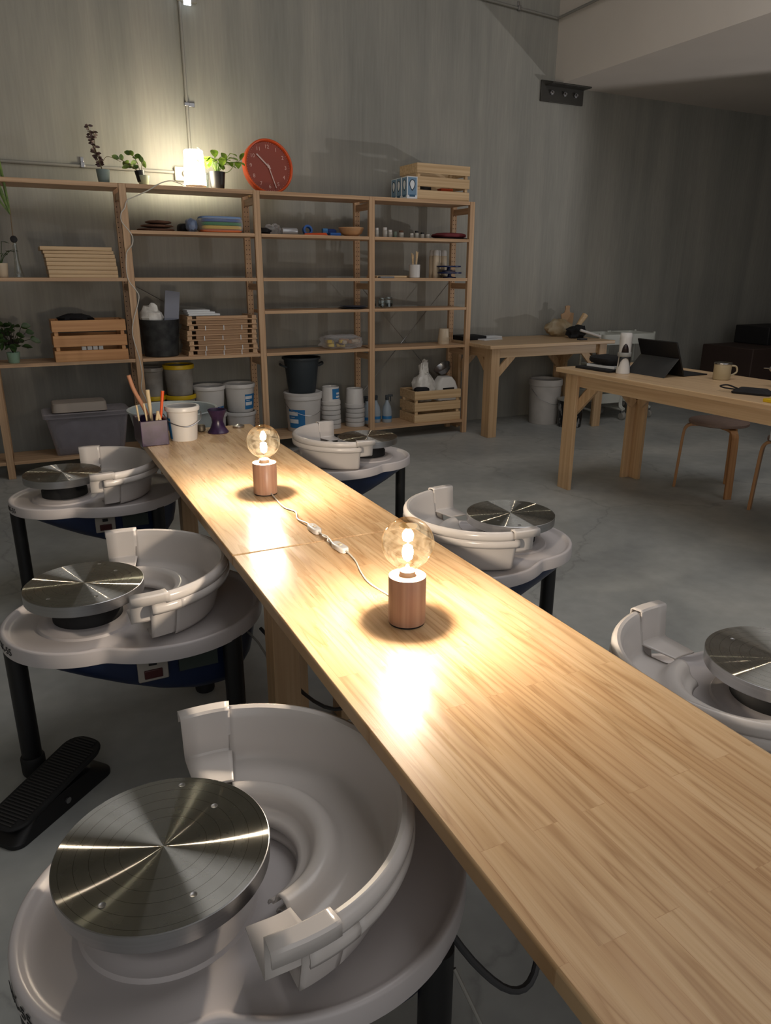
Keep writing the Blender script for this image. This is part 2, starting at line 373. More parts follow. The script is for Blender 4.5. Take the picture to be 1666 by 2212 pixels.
# conduits on the wall
def conduit(name, label, pts, clips, r=.011):
    t = thing(name, label, 'conduit pipe', pts[0])
    o = Vector(pts[0]); obj('pipe', MB().tube([Vector(p)-o for p in pts], r, 10, 1), M_cable, t)
    for c in clips:
        mb = MB(); d = c[3]
        if d == 'v': mb.box((0, 0, 0), (.034, .03, .022)); mb.box((.035, .005, 0), (.04, .008, .026))
        else: mb.box((0, 0, 0), (.026, .03, .034)); mb.box((0, .008, .03), (.022, .008, .04))
        obj('clip', mb, M_steel, t, loc=tuple(Vector(c[:3])-o), bevel=.002)
    return t
conduit('conduit_pipe', 'vertical grey conduit pipe running up the wall behind the glowing lamp', [(1.262, YW-.014, 2.04), (1.262, YW-.014, 4.4)], [(1.262, YW-.014, 2.41, 'v'), (1.262, YW-.014, 3.2, 'v')])
conduit('conduit_pipe', 'horizontal grey conduit pipe on the wall just above the left shelf top', [(-1.2, YW-.014, 1.985), (1.14, YW-.014, 1.975)], [(.54, YW-.014, 1.985, 'h')])
conduit('conduit_pipe', 'high grey conduit pipe sloping to the corner of the plastered block', [(2.6, YW-.014, 3.42), (4.395, YW-.014, 3.33), (4.395, 3.2, 3.36)], [(4.0, YW-.014, 3.35, 'h'), (4.395, 4.9, 3.335, 'h')])
t = thing('wall_light', 'small bright white emergency light high on the wall beside the conduit', 'wall light', (1.262, YW, 3.0))
obj('housing', MB().box((.05, -.02, .06), (.13, .04, .08)), M_cable, t, bevel=.005)
obj('light_tube', MB().box((-.01, -.046, .05), (.014, .01, .06)), emis('cold_light', (.8, .92, 1), 3.), t, bevel=.002)
obj('light_tube', MB().box((.045, -.046, .02), (.05, .01, .05)), emis('cold_light2', (.8, .92, 1), 2.), t, bevel=.004)
t = thing('socket_box', 'white double wall socket on the conduit left of the glowing lamp', 'wall socket', (1.19, YW, 1.965))
obj('housing', MB().box((0, -.02, 0), (.10, .04, .09)), mat('socket_white', (212, 206, 186), .4), t, bevel=.006)
obj('plug', MB().lathe([(.022, 0), (.024, .01), (.02, .035), (.012, .04)], M=Matrix.Translation((.02, -.04, 0)) @ Matrix.Rotation(PI/2, 4, 'X')), M_cord, t)
# steel bracket where the beam meets the wall
t = thing('steel_bracket', 'dark steel bolted angle bracket under the corner of the plastered block', 'bracket', (4.5, YW, 2.79))
M_sb = mat('dark_steel', (74, 72, 68), .5, .5)
obj('plate', MB().box((0, -.008, .0), (.46, .016, .16)).box((.02, -.06, .045), (.42, .12, .012)), M_sb, t, bevel=.003)
for bxp in (-.12, .02, .14):
    obj('bolt', MB().lathe([(.02, 0), (.02, .012), (.01, .014), (.01, .03)], (0, 0, 0), 6, M=Matrix.Translation((bxp, -.016, -.01)) @ Matrix.Rotation(PI/2, 4, 'X')), M_steel, t)

# ------------------------------------------------------------------ centre worktables
def slab(x0, x1, y0, y1, z0, z1):
    return MB().bx(x0, x1, y0, y1, z0, z1)
def work_table(y0, y1, label, ia, ib, lx):
    xc = .679; t = thing('long_table', label, 'table', (xc, (y0+y1)/2, 0))
    hx = .263; hy = (y1-y0)/2
    obj('tabletop', slab(-hx, hx, -hy, hy, .589, .619), M_glued, t, bevel=.004)
    for sx in (-1, 1):
        obj('apron', MB().box((sx*(hx-.06), 0, .554), (.022, 2*hy-.2, .07)), M_tuby, t, bevel=.002)
        for sy in (-1, 1):
            obj('leg', MB().box((sx*lx, (-hy+ia if sy < 0 else hy-ib), .2945), (.07, .07, .589)), M_tubz, t, bevel=.003)
    for sy in (-1, 1): obj('apron', MB().box((0, sy*(hy-.06), .554), (2*hx-.142, .022, .07)), M_tubx, t, bevel=.002)
    return t
work_table(.06, 1.7265, 'near pine long table with the closer globe lamp on it', .12, .12, .178)
work_table(1.7295, 3.375, 'far pine long table with the farther globe lamp and clay tools at its end', .08, .12, .086)

# ------------------------------------------------------------------ globe lamps
def globe_lamp(x, y, label, cord, sw_i, power):
    t = thing('globe_lamp', label, 'table lamp', (x, y, .619), 0, 'globe lamps on the long tables')
    obj('base', MB().lathe([(.0365, .003), (.0387, .004), (.0387, .104), (.038, .105)], seg=64), M_lampw, t)
    obj('base_pad', MB().lathe([(.037, 0), (.037, .003)], seg=48), M_rubber, t)
    obj('socket', MB().lathe([(.016, .1045), (.016, .116)], seg=24), M_cream, t)
    Rb = .0535; prof = [(.0135, .110), (.0145, .118), (.020, .1225)]
    zc = .1745
    for k in range(3, 40):
        a = -PI/2 + PI*k/40
        if zc+Rb*math.sin(a) > .1235: prof.append((Rb*math.cos(a), zc+Rb*math.sin(a)))
    prof.append((.0005, zc+Rb))
    b = obj('bulb', MB().lathe(prof, seg=56, cap0=False), M_glass, t)
    e = emis('filament_and_glint', (1, .86, .71), power/(PI*.00245)); e2 = emis('bulb_glint', (1, .86, .66), 160.)
    obj('filament_and_glint', MB().lathe([(.002, .136), (.009, .142), (.0115, .155), (.009, .168), (.002, .172)], seg=16), e, b)
    obj('stem', MB().lathe([(.004, .112), (.0022, .13), (.0022, .205), (.0012, .206)], seg=10), M_cglass, b)
    obj('filament_and_glint', MB().lathe([(.002, .186), (.006, .190), (.0075, .199), (.004, .207), (.001, .209)], seg=12), e2, b)  # glowing blob imitating the filament's reflection high in the glass
    obj('disc', MB().lathe([(.005, .2105), (.0185, .2112), (.0185, .212), (.005, .2118)], seg=24), mat('gold_disc', (232, 190, 110), .3, .6), b)
    c = obj('power_cord', MB().tube([(p[0]-x, p[1]-y, p[2]-.619) for p in cord], .0022, 8, 5), M_cord, t)
    s = Vector(cord[sw_i]); d = Vector(cord[sw_i+1])-Vector(cord[sw_i-1]); a = math.atan2(d.y, d.x)
    Tm = Matrix.Translation((s.x-x, s.y-y, .008)) @ Matrix.Rotation(a, 4, 'Z')
    sw = obj('cord_switch', MB().loft([[(px*.032, py*.0125, z) for px, py in ((-1, -.6), (-.7, -1), (.7, -1), (1, -.6), (1, .6), (.7, 1), (-.7, 1), (-1, .6))] for z in (-.0075, .0075)], M=Tm), M_wtub, t, bevel=.003)
    obj('rocker', MB().box((0, 0, .0085), (.014, .009, .004), Tm), M_cream, sw, bevel=.0015)
    return t
zt = .6215
cordA = [(.668, 1.245, .627), (.668, 1.338, zt), (.658, 1.413, zt), (.667, 1.48, zt), (.685, 1.554, zt), (.685, 1.61, .627), (.681, 1.645, .627), (.676, 1.685, .627), (.681, 1.72, zt+.004), (.673, 1.745, zt+.004), (.680, 1.765, zt)]
cordB = [(.668, 2.19, .627), (.668, 2.137, zt), (.664, 2.047, zt), (.681, 1.991, zt), (.664, 1.924, zt), (.671, 1.86, .627), (.672, 1.808, .627), (.674, 1.765, .627), (.683, 1.735, zt+.004), (.671, 1.705, zt+.003), (.682, 1.693, zt)]
globe_lamp(.647, 1.206, 'closer globe bulb lamp on a wooden cylinder, lit, on the near long table', cordA, 6, TABLE_LAMP_W)
globe_lamp(.661, 2.226, 'farther globe bulb lamp on a wooden cylinder, lit, on the far long table', cordB, 6, TABLE_LAMP_W)

# ------------------------------------------------------------------ pottery wheels
def tray_outline(inset):
    n = 160; rs = []
    cx = .12
    for k in range(n):
        a = 2*PI*k/n; ca, sa = math.cos(a), math.sin(a); best = 0
        for (px, rr) in ((0, .215-inset), (.19, .275-inset)):
            # ray from (cx,0)
            dx = cx-px; b = dx*ca; c = dx*dx-rr*rr; D = b*b-c
            if D > 0: best = max(best, -b+math.sqrt(D))
        rs.append(best)
    for _ in range(2): rs = [(rs[k-1]+2*rs[k]+rs[(k+1) % n])/4 for k in range(n)]
    return [(cx+r*math.cos(2*PI*k/n), r*math.sin(2*PI*k/n)) for k, r in enumerate(rs)]
PANPROF = [(.262, .092), (.2645, .100), (.2645, .108), (.261, .1145), (.255, .117), (.249, .115), (.245, .108), (.243, .100), (.236, .070), (.228, .035), (.223, .014), (.218, .005), (.208, .001),
           (.170, .001), (.160, .004), (.152, .013), (.146, .026), (.140, .036), (.132, .042), (.123, .041), (.116, .034), (.111, .020), (.104, .014), (.097, .012), (.092, .008), (.089, .0005)]
PANUP = PANPROF[:8]+[(.238, .070), (.232, .042), (.228, .028), (.221, .021), (.212, .019), (.173, .019), (.163, .021), (.155, .027), (.148, .036), (.141, .042), (.132, .045), (.123, .043), (.116, .036), (.111, .022), (.104, .014), (.097, .012), (.092, .008), (.089, .0005)]
def sweep(mb, prof, a0, a1, n, ext0=0, ext1=0, cx=0, dr=0, zmin=None):
    secs = []
    if ext0: secs.append((a0, ext0))
    secs += [(a0+(a1-a0)*k/n, 0) for k in range(n+1)]
    if ext1: secs.append((a1, ext1))
    vs = []; fs = []; m = len(prof)
    for a, e in secs:
        for r, z in prof:
            if zmin is not None: z = max(z, zmin)
            vs.append((cx+(r+dr)*math.cos(a)-e, (r+dr)*math.sin(a), z))
    for i in range(len(secs)-1):
        for k in range(m-1): fs.append((i*m+k, i*m+k+1, (i+1)*m+k+1, (i+1)*m+k))
    mb.add(vs, fs)
CONN = [(.2695, .099), (.2695, .1185), (.2665, .121), (.246, .1215), (.2425, .1185), (.241, .100), (.238, .070), (.2355, .046), (.232, .0415), (.15, .0415), (.148, .039)]
ME = {}
def pan_half(kind, loc, rz, label):
    t = thing('splash_pan', label, 'splash pan', loc, rz, 'splash pan halves nested in pairs on the pottery wheels')
    if kind == 'upper':
        mb = MB(); sweep(mb, PANUP, R(-78), R(78), 60)
        obj('pan', mb, M_white, t, solid=.0032)
        for s in (-1, 1):
            mb = MB(); a0, a1 = sorted((s*R(77), s*R(90)))
            if s > 0: sweep(mb, CONN, a0, a1, 6, 0, .03)
            else: sweep(mb, CONN, a0, a1, 6, .03, 0)
            obj('connector', mb, M_white, t, solid=.003, ang=28)
    else:
        mb = MB(); sweep(mb, PANPROF, R(-70), R(82), 60, dr=.0015)
        obj('pan', mb, M_white, t, solid=.0032)
        mb = MB(); sweep(mb, [p for p in PANPROF if p[0] > .165], R(-86), R(-70), 6, 0, 0, dr=.0015, zmin=.014)
        obj('connector', mb, M_white, t, solid=.0032)
    return t
def make_wheel(label):
    t = thing('pottery_wheel', label, 'pottery wheel', (0, 0, 0), 0, 'pottery wheels along the long tables')
    rings = []
    for ins, z in ((.05, .396), (.004, .396), (.0005, .398), (0, .401), (.0012, .4325), (.0025, .4362), (.0055, .4378), (.0105, .4376), (.0145, .4345), (.019, .4285), (.026, .4248), (.05, .424)):
        rings.append([(x, y, z) for x, y in tray_outline(ins)])
    obj('tray', MB().loft(rings), M_tray, t, ang=50)
    obj('tray_collar', MB().lathe([(.128, .4235), (.124, .430), (.112, .432), (.106, .437), (.098, .438), (.09, .438)], seg=64), M_tray, t)
    obj('hub', MB().lathe([(.088, .438), (.088, .462), (.082, .470), (.082, .4995)], seg=48), M_rubber, t)
    wh = obj('wheel_head', MB().lathe([(.146, .4995), (.1495, .502), (.150, .529), (.1485, .530), (.0001, .5301)], seg=128, cap1=False), M_discside, t, ang=25)
    obj('head_face', MB().lathe([(.1487, .53015), (.1, .5304), (.05, .5304), (.002, .5304)], seg=128, cap0=False), M_disc, wh)
    for (px, py) in ((.085, .05), (.02, -.105), (.05, .12), (-.09, -.07)):
        obj('pin_hole', MB().lathe([(.0042, 0), (.0052, .0002), (.0052, .0004), (.0042, .0004), (.0036, .0001)], (px, py, .5304), 16), M_discside, wh)
    # blue casing
    rings = []
    for z, xa, xb, yw in ((.400, -.165, .43, .215), (.375, -.125, .43, .21), (.34, -.065, .425, .20), (.30, .015, .415, .19), (.265, .10, .39, .18), (.24, .185, .36, .16), (.228, .25, .33, .12)):
        cx, hw = (xa+xb)/2, (xb-xa)/2; ring = []
        for k in range(64):
            a = 2*PI*k/64; c, s_ = math.cos(a), math.sin(a); e = 2/3.4
            ring.append((cx+hw*math.copysign(abs(c)**e, c), yw*math.copysign(abs(s_)**e, s_), z))
        rings.append(ring)
    obj('casing', MB().loft(list(reversed(rings))), M_blue, t, ang=70)
    for lx, ly in ((-.188, 0), (.33, .215), (.33, -.215)):
        l = obj('leg', MB().lathe([(.0255, .01), (.0255, .40)], (lx, ly, 0), 24), M_black, t)
        obj('rubber_foot', MB().lathe([(.029, 0), (.031, .006), (.031, .05), (.028, .056)], (lx, ly, 0), 24), M_rubber, l)
    cp = obj('control_panel', MB().box((.125, -.2105, .352), (.075, .012, .062)), mat('panel_grey', (150, 144, 136), .5), t, bevel=.003)
    obj('switch', MB().box((.125, -.2175, .342), (.045, .006, .024)), mat('switch_red', (60, 16, 16), .4), cp, bevel=.002)
    obj('socket', MB().box((.125, -.2172, .372), (.02, .003, .012)), M_black, cp)
    obj('rating_label', MB().box((.24, -.208, .354), (.10, .008, .05)), mat('label_dark', (44, 54, 50), .5), t)
    # marking on the skirt
    tm = text_mesh('RK-55', .03); mb = MB(); rr = .2155
    for i, v in enumerate(tm.v):
        a = PI+R(19)+v[0]/rr
        tm.v[i] = ((rr+v[2])*math.cos(a), (rr+v[2])*math.sin(a), .418+v[1]*.9)
    obj('marking', tm, M_black, t, sm=False)
    return t
WHEELS = [(.088, .889, 0, 'nearest pottery wheel left of the long table, aluminium head filling the lower left'),
          (.068, 1.929, R(0), 'middle pottery wheel on the left of the long table'),
          (.086, 3.155, R(0), 'farthest pottery wheel on the left, in front of the plastic tote'),
          (1.37, .86, PI, 'nearest pottery wheel right of the table, cut by the right frame edge'),
          (1.433, 1.93, PI, 'middle pottery wheel on the right of the long table beside the closer lamp'),
          (1.505, 3.25, PI, 'farthest pottery wheel on the right, nearest the shelves')]
first = None
side = ['nearest wheel on the left', 'middle wheel on the left', 'farthest wheel on the left', 'nearest wheel on the right', 'middle wheel on the right', 'farthest wheel on the right']
PAN = [(.105, 0), (.115, .012), (.115, 0), (.115, 0), (.115, 0), (.115, 0)]
up0 = lo0 = None
for i, (x, y, rz, lab) in enumerate(WHEELS):
    if first is None: first = make_wheel(lab); first.location = (x, y, 0); first.rotation_euler = (0, 0, rz)
    else: dup(first, (x, y, 0), rz, lab)
    s = 1 if rz == 0 else -1; px, py = x+s*PAN[i][0], y+s*PAN[i][1]
    l1 = 'white splash pan half lying lowest on the tray of the '+side[i]
    l2 = 'upper white splash pan half with end connectors, nested on top, '+side[i]
    if lo0 is None:
        lo0 = pan_half('lower', (px, py, .426), rz, l1); up0 = pan_half('upper', (px, py, .450), rz, l2)
    else:
        dup(lo0, (px, py, .426), rz, l1); dup(up0, (px, py, .450), rz, l2)

# power leads hanging behind the left wheels
tag(obj('power_cable', MB().tube([(.50, 1.80, .36), (.52, 1.74, .33), (.55, 1.66, .24), (.62, 1.55, .21), (.72, 1.5, .27), (.8, 1.5, .33)], .005), M_cordg), 'dark power cable sagging behind the middle left wheel under the table', 'cable')
tag(obj('power_cable', MB().tube([(.42, 1.83, .39), (.47, 1.72, .36), (.50, 1.6, .25), (.52, 1.52, .12), (.55, 1.45, .02)], .003), M_cable), 'thin grey lead dropping from the middle left wheel to the floor', 'cable')
tag(obj('power_cable', MB().tube([(.46, .76, .37), (.50, .70, .30), (.545, .66, .26), (.59, .66, .27), (.63, .70, .36), (.66, .74, .50)], .006), M_cordg), 'dark power cable hanging between the nearest left wheel and the table', 'cable')
tag(obj('power_cable', MB().tube([(.44, .66, .36), (.47, .60, .26), (.52, .55, .1), (.55, .5, .006)], .003), M_cable), 'thin grey lead dropping behind the nearest left wheel tray', 'cable')

# foot pedal
t = thing('foot_pedal', 'black ribbed foot pedal on the floor beside the nearest left wheel', 'foot pedal', (-.085, 1.775, 0), R(42))
def rrect(hx, hy, r, z, n=6, tp=1.):
    pts = []
    for (sx, sy, a0) in ((1, 1, 0), (-1, 1, 90), (-1, -1, 180), (1, -1, 270)):
        for k in range(n+1):
            a = R(a0+90*k/n); pts.append((sx*(hx-r)+r*math.cos(a), (sy*(hy-r)+r*math.sin(a))*tp, z))
    return pts
obj('housing', MB().loft([rrect(.165, .062, .03, 0), rrect(.165, .062, .03, .012), rrect(.11, .05, .03, .05)]), M_black, t, bevel=.002)
Mp = Matrix.Translation((0, 0, .068)) @ Matrix.Rotation(R(-9), 4, 'Y')
pl = obj('footplate', MB().loft([rrect(.155, .055, .045, -.007), rrect(.158, .057, .045, 0), rrect(.155, .055, .045, .005)], M=Mp), M_rubber, t)
mb = MB()
for k in range(34):
    xx = -.145+k*.0088; hw = .046 if abs(xx) < .12 else .03
    mb.box((xx, 0, .006), (.0035, 2*hw, .003), Mp)
obj('rib', mb, mat('rib_grey', (48, 46, 46), .6), pl, sm=False)['kind'] = 'stuff'
obj('bolt', MB().lathe([(.008, 0), (.008, .004)], M=Matrix.Translation((.0, -.058, .026)) @ Matrix.Rotation(PI/2, 4, 'X')), M_steel, t)

# ------------------------------------------------------------------ shelving
D = 5.243; X0 = .717; BW = .877
t = thing('shelving_unit', 'long open pine shelving unit along the concrete wall', 'shelving unit', (X0, D, 0))
LV = {1.842: (-2, 3), 1.5656: (0, 3), 1.2706: (-2, 3), 1.0445: (1, 3), .7457: (-2, 3), .116: (-2, 3)}
# local x: post k at k*BW (k=-2..3)
for k in range(-2, 4):
    xk = k*BW
    obj('front_post', MB().bx(xk-.0225, xk+.0225, 0, .032, 0, 1.842), M_pinez, t, bevel=.002)
    obj('rear_post', MB().bx(xk-.0225, xk+.0225, .27, .302, 0, 1.842), M_pinez, t, bevel=.002)
    for z in (.09, .70, 1.23, 1.80):
        obj('rung', MB().bx(xk-.012, xk+.012, .032, .27, z-.045, z), M_piney, t, bevel=.002)
    mb = MB()
    for j in range(52):
        for dx in (-.011, .011):
            mb.lathe([(.0032, 0), (.0032, .0012)], (0, 0, 0), 8, M=Matrix.Translation((xk+dx, .2699, .12+j*.032)) @ Matrix.Rotation(PI/2, 4, 'X'))
    o = obj('peg_hole', mb, mat('hole_dark', (46, 32, 24), .9), t, sm=False); o['kind'] = 'stuff'
for z, (a, b) in LV.items():
    th = .022 if z < 1.8 else .026
    for k in range(a, b):
        obj('shelf_board', MB().bx(k*BW+.0235, (k+1)*BW-.0235, .002, .30, z-th, z), M_pinex, t, bevel=.0015)
def thin(a, b): return MB().rod(a, b, .0025, 6)
obj('cross_brace', thin((2*BW, .306, .3), (3*BW, .306, 1.25)), M_steel, t)
obj('cross_brace', thin((0*BW, .306, 1.25), (1*BW, .306, .75)), M_steel, t)
obj('cross_brace', thin((2*BW, .306, 1.25), (3*BW, .306, .3)), M_steel, t)

Z1, Z2, Z3, Z4, Z5, Z6 = 1.842, 1.5656, 1.2706, 1.0445, .7457, .116
# --- plants
def leaf(mb, base, d, L, w, droop=.3, up=(0, 0, 1)):
    d = Vector(d).normalized(); s = d.cross(Vector(up)).normalized(); n = s.cross(d)
    rows = []; K = 6
    for i in range(K+1):
        u = i/K; ww = w*math.sin(PI*min(1, u*.92+.06))**.8*(1 if u < 1 else .05)
        c = Vector(base)+d*L*u+Vector((0, 0, -1))*droop*L*u*u
        rows.append([c-s*ww/2+n*ww*.12, c-n*ww*.03, c+s*ww/2+n*ww*.12])
    vs = [p for r in rows for p in r]; fs = []
    for i in range(K):
        for k in range(2): fs.append((i*3+k, i*3+k+1, (i+1)*3+k+1, (i+1)*3+k))
    mb.add(vs, fs)
def pot(t, m, r0, r1, h, soil=True, wall=.004):
    obj('pot', MB().lathe([(r0*.9, 0), (r0, .004), (r1, h), (r1-wall, h), (r1-wall-.001, h*.8)], seg=32, cap1=False), m, t)
    if soil: obj('soil', MB().lathe([(r1-wall-.0008, h*.82), (.001, h*.86)], seg=24, cap0=False, cap1=False), M_soil, t)

t = thing('potted_plant', 'tall spindly purple-leaved cutting in a blue-grey pot on the shelf top', 'potted plant', (.625, 5.35, Z1))
pot(t, mat('pot_bluegrey', (112, 130, 130), .5), .033, .042, .083)
ms = MB(); ml = MB()
stems = [[(0, 0, .07), (-.02, 0, .13), (-.045, 0, .22), (-.06, .0, .33)], [(0, 0, .07), (-.015, 0, .14), (-.03, 0, .2), (-.03, 0, .30)]]
for st in stems:
    ms.tube(st, .0022, 6, 4)
    for k, p in enumerate(smooth(st, 8)[5:]):
        for q in range(2):
            a = random.uniform(0, 2*PI); leaf(ml, p, (math.cos(a), math.sin(a), .25), random.uniform(.020, .034), .016, .2, (random.uniform(-.6, .6), 1, random.uniform(-.3, .5)))
ms.tube([(0, 0, .12), (.03, 0, .16), (.07, 0, .155), (.115, 0, .135)], .0015, 6, 4)
obj('stem', ms, M_stem, t); obj('foliage', ml, M_leafp, t)['kind'] = 'stuff'

t = thing('potted_plant', 'small round-leaved plant leaning left from a pale green cup pot', 'potted plant', (.868, 5.33, Z1))
pot(t, mat('pot_sage', (150, 160, 138), .35), .028, .040, .06, False)
obj('inner_pot', MB().lathe([(.026, 0), (.032, .068), (.029, .068), (.028, .058)], (0, 0, 0), 20, M=Matrix.Translation((-.012, 0, .022)) @ Matrix.Rotation(R(-8), 4, 'Y')), M_black, t)
ms = MB(); ml = MB()
for (ex, ez, n) in ((-.14, .15, 4), (-.06, .185, 5), (.0, .18, 4), (-.09, .12, 3)):
    st = [(-.015, 0, .07), (ex*.5, random.uniform(-.02, .02), .07+(ez-.07)*.6), (ex, random.uniform(-.03, .03), ez)]
    ms.tube(st, .002, 6, 4)
    P = smooth(st, 6)
    for k in range(n):
        p = P[-1-2*k] if 1+2*k < len(P) else P[2]; a = random.uniform(0, 2*PI)
        leaf(ml, p, (-.6+random.uniform(-.5, .8), math.sin(a)*.6, random.uniform(-.3, .7)), random.uniform(.04, .055), .03, .1, (random.uniform(-.4, .4), 1, .4))
obj('stem', ms, M_stem, t); obj('foliage', ml, M_leaf, t)['kind'] = 'stuff'

t = thing('potted_plant', 'bright green bushy vine in a black pot right of the glowing lamp', 'potted plant', (1.365, 5.38, Z1))
pot(t, M_black, .045, .056, .115)
ms = MB(); ml = MB()
for k in range(16):
    a = random.uniform(0, 2*PI); ex = random.uniform(-.13, .15); ey = random.uniform(-.07, .07); ez = random.uniform(.17, .26)-abs(ex)*.15
    st = [(0, 0, .1), (ex*.45, ey*.5, .17), (ex, ey, ez)]
    ms.tube(st, .0022, 6, 4)
    leaf(ml, st[-1], (ex*2+random.uniform(-.4, .4), -.5+ey, random.uniform(-.5, .2)), random.uniform(.055, .08), random.uniform(.04, .055), .35)
    leaf(ml, smooth(st, 6)[8], (-ex+random.uniform(-.5, .5), -.6, random.uniform(-.2, .3)), .055, .04, .35)
ms.tube([(0, 0, .1), (.08, 0, .12), (.12, 0, .16), (.17, 0, .2)], .002, 6, 4); leaf(ml, (.17, 0, .2), (.2, -.3, .5), .06, .045, .1)
leaf(ml, (-.09, 0, .22), (-.6, -.2, .7), .06, .02, .1)
obj('stem', ms, M_leaf, t); obj('foliage', ml, mat('leaf_bright', (82, 118, 34), .4, rgb2=(150, 178, 60), scale=(30, 30, 30)), t)['kind'] = 'stuff'
tag(obj('clear_glass', MB().lathe([(.028, 0), (.036, .11), (.0345, .11), (.027, .004)], seg=24, cap1=False), M_cglass, loc=(1.285, 5.43, Z1)), 'clear drinking glass between the glowing lamp and the black plant pot', 'glass')

t = thing('potted_plant', 'leafy dark green plant in a mint green pot on the lower left shelf', 'potted plant', (-.045, 5.33, Z5))
pot(t, mat('pot_mint', (140, 172, 152), .25), .034, .040, .068)
ms = MB(); ml = MB()
for k in range(30):
    a = random.uniform(0, 2*PI); L = random.uniform(.04, .12); e = (math.cos(a)*L, math.sin(a)*L*.6, random.uniform(.1, .24))
    ms.tube([(0, 0, .06), (e[0]*.3, e[1]*.3, .12), e], .0018, 5, 3)
    for q in range(2): leaf(ml, e, (math.cos(a+q), math.sin(a+q)*.6, random.uniform(-.2, .4)), random.uniform(.045, .06), .036, .3, (random.uniform(-.5, .5), 1, random.uniform(-.2, .8)))
obj('stem', ms, M_soil, t); obj('foliage', ml, M_leafd, t)['kind'] = 'stuff'
t = thing('potted_plant', 'small leafy plant in a beige pot at the left end of the middle shelf', 'potted plant', (-.035, 5.33, Z3))
pot(t, M_cream, .03, .038, .085)
ms = MB(); ml = MB()
for k in range(12):
    a = random.uniform(0, 2*PI); L = random.uniform(.03, .07); e = (math.cos(a)*L, math.sin(a)*L*.6, random.uniform(.12, .22))
    ms.tube([(0, 0, .07), (e[0]*.3, e[1]*.3, .12), e], .0018, 5, 3)
    for q in range(2): leaf(ml, e, (math.cos(a+q), math.sin(a+q)*.6, .1), .045, .024, .3)
obj('stem', ms, M_leafd, t); obj('foliage', ml, M_leafd, t)['kind'] = 'stuff'
t = thing('glass_vase', 'slim clear glass vase holding long drooping grass leaves and a dark ring', 'vase', (.055, 5.30, Z3))
obj('vase', MB().lathe([(.030, 0), (.032, .006), (.026, .03), (.014, .10), (.013, .20), (.016, .215), (.0135, .215), (.0115, .20), (.012, .10), (.022, .03), (.004, .012)], seg=24, cap1=False), M_cglass, t)
obj('ring', MB().lathe([(.012, -.008), (.020, -.006), (.021, 0), (.020, .006), (.012, .008)], (0, 0, 0), 20, M=Matrix.Translation((0, -.012, .225)) @ Matrix.Rotation(R(70), 4, 'X')), M_rubber, t)
obj('stem', MB().tube([(.0, 0, .02), (-.002, 0, .25), (.004, 0, .38)], .003, 6, 3).tube([(.004, 0, .38), (.0, 0, .45), (-.02, 0, .55)], .0025, 6, 3), mat('stem_tan', (120, 100, 76), .6), t)
ml = MB()
for (dx, L, w, a) in ((-.03, .34, .014, .0), (-.10, .42, .018, .4), (-.08, .30, .016, -.6), (-.2, .36, .016, .2), (-.02, .42, .012, -.2)):
    leaf(ml, (.004, 0, .36), (dx, a*.1, .34), L, w, .1, (0, 1, .01))
obj('foliage', ml, M_leaf, t)['kind'] = 'stuff'

# --- glowing lamp on the shelf top
t = thing('table_lamp', 'glowing white cylinder lamp on top of the shelves', 'table lamp', (1.207, 5.35, Z1))
def shade_mat():
    return emis('glowing_shade', (1.0, .90, .66), SHELF_LAMP_E)
obj('lamp_base', MB().lathe([(.072, 0), (.072, .018), (.069, .02)], seg=40), mat('lamp_foot', (190, 170, 150), .2), t)
obj('lamp_shade', MB().lathe([(.070, .020), (.0725, .024), (.062, .225), (.060, .232), (.055, .235)], seg=48), shade_mat(), t)
obj('cord', MB().tube([(-.07, -.02, .008), (-.11, -.10, .012), (-.18, -.1, .03), (-.256, -.12, .008), (-.33, -.128, -.035), (-.42, -.128, -.078), (-.468, -.128, -.10), (-.492, -.145, -.15), (-.516, -.145, -.18), (-.518, -.145, -.23), (-.473, -.145, -.293), (-.46, -.145, -.329), (-.47, -.145, -.371), (-.51, -.145, -.428), (-.516, -.145, -.571), (-.474, -.145, -.646), (-.457, -.145, -.682), (-.468, -.145, -.735), (-.505, -.145, -.835), (-.521, -.145, -.913), (-.514, -.145, -.989), (-.494, -.145, -1.084), (-.486, -.145, -1.194), (-.499, -.145, -1.297), (-.469, -.145, -1.395), (-.45, -.16, -1.6), (-.45, -.17, -1.838)], .0035, 8, 5), M_cord, t)

# --- clock
t = thing('wall_clock', 'round orange-rimmed clock with red-brown face leaning on the shelf top', 'clock', (1.765, 5.47, Z1))
Tc = Matrix.Translation((0, 0, .183)) @ Matrix.Rotation(R(5), 4, 'Z') @ Matrix.Rotation(R(90-7), 4, 'X')
M_or = mat('orange_plastic', (214, 84, 34), .4); M_face = mat('clock_face', (140, 60, 42), .5); M_num = mat('clock_print', (214, 170, 158), .5)
obj('rim', MB().lathe([(.165, -.055), (.175, -.055), (.183, -.045), (.184, .0), (.182, .008), (.176, .012), (.170, .009), (.169, -.008), (.167, -.012)], seg=80, M=Tc, cap1=False), M_or, t)
obj('dial', MB().lathe([(.1675, -.020), (.1675, -.010), (.0001, -.010)], seg=64, M=Tc, cap1=False), M_face, t)
mn = MB()
for h in range(1, 13):
    a = PI/2-h*PI/6; tm = text_mesh(str(h), .036, .0005)
    mn.add(tm.v, tm.f, Tc @ Matrix.Translation((.132*math.cos(a), .132*math.sin(a), -.0085)))
for k in range(60):
    a = k*PI/30; mn.box((0, 0, 0), (.004 if k % 5 else .007, .0016, .001), Tc @ Matrix.Rotation(a, 4, 'Z') @ Matrix.Translation((.160, 0, -.009)))
obj('numeral', mn, M_num, t, sm=False)
def hand(L, w, deg, z, back=.02): return MB().box((0, (L-back)/2, z), (w, L+back, .002), Tc @ Matrix.Rotation(-R(deg), 4, 'Z'))
M_hand = mat('clock_hand', (206, 178, 172), .4)
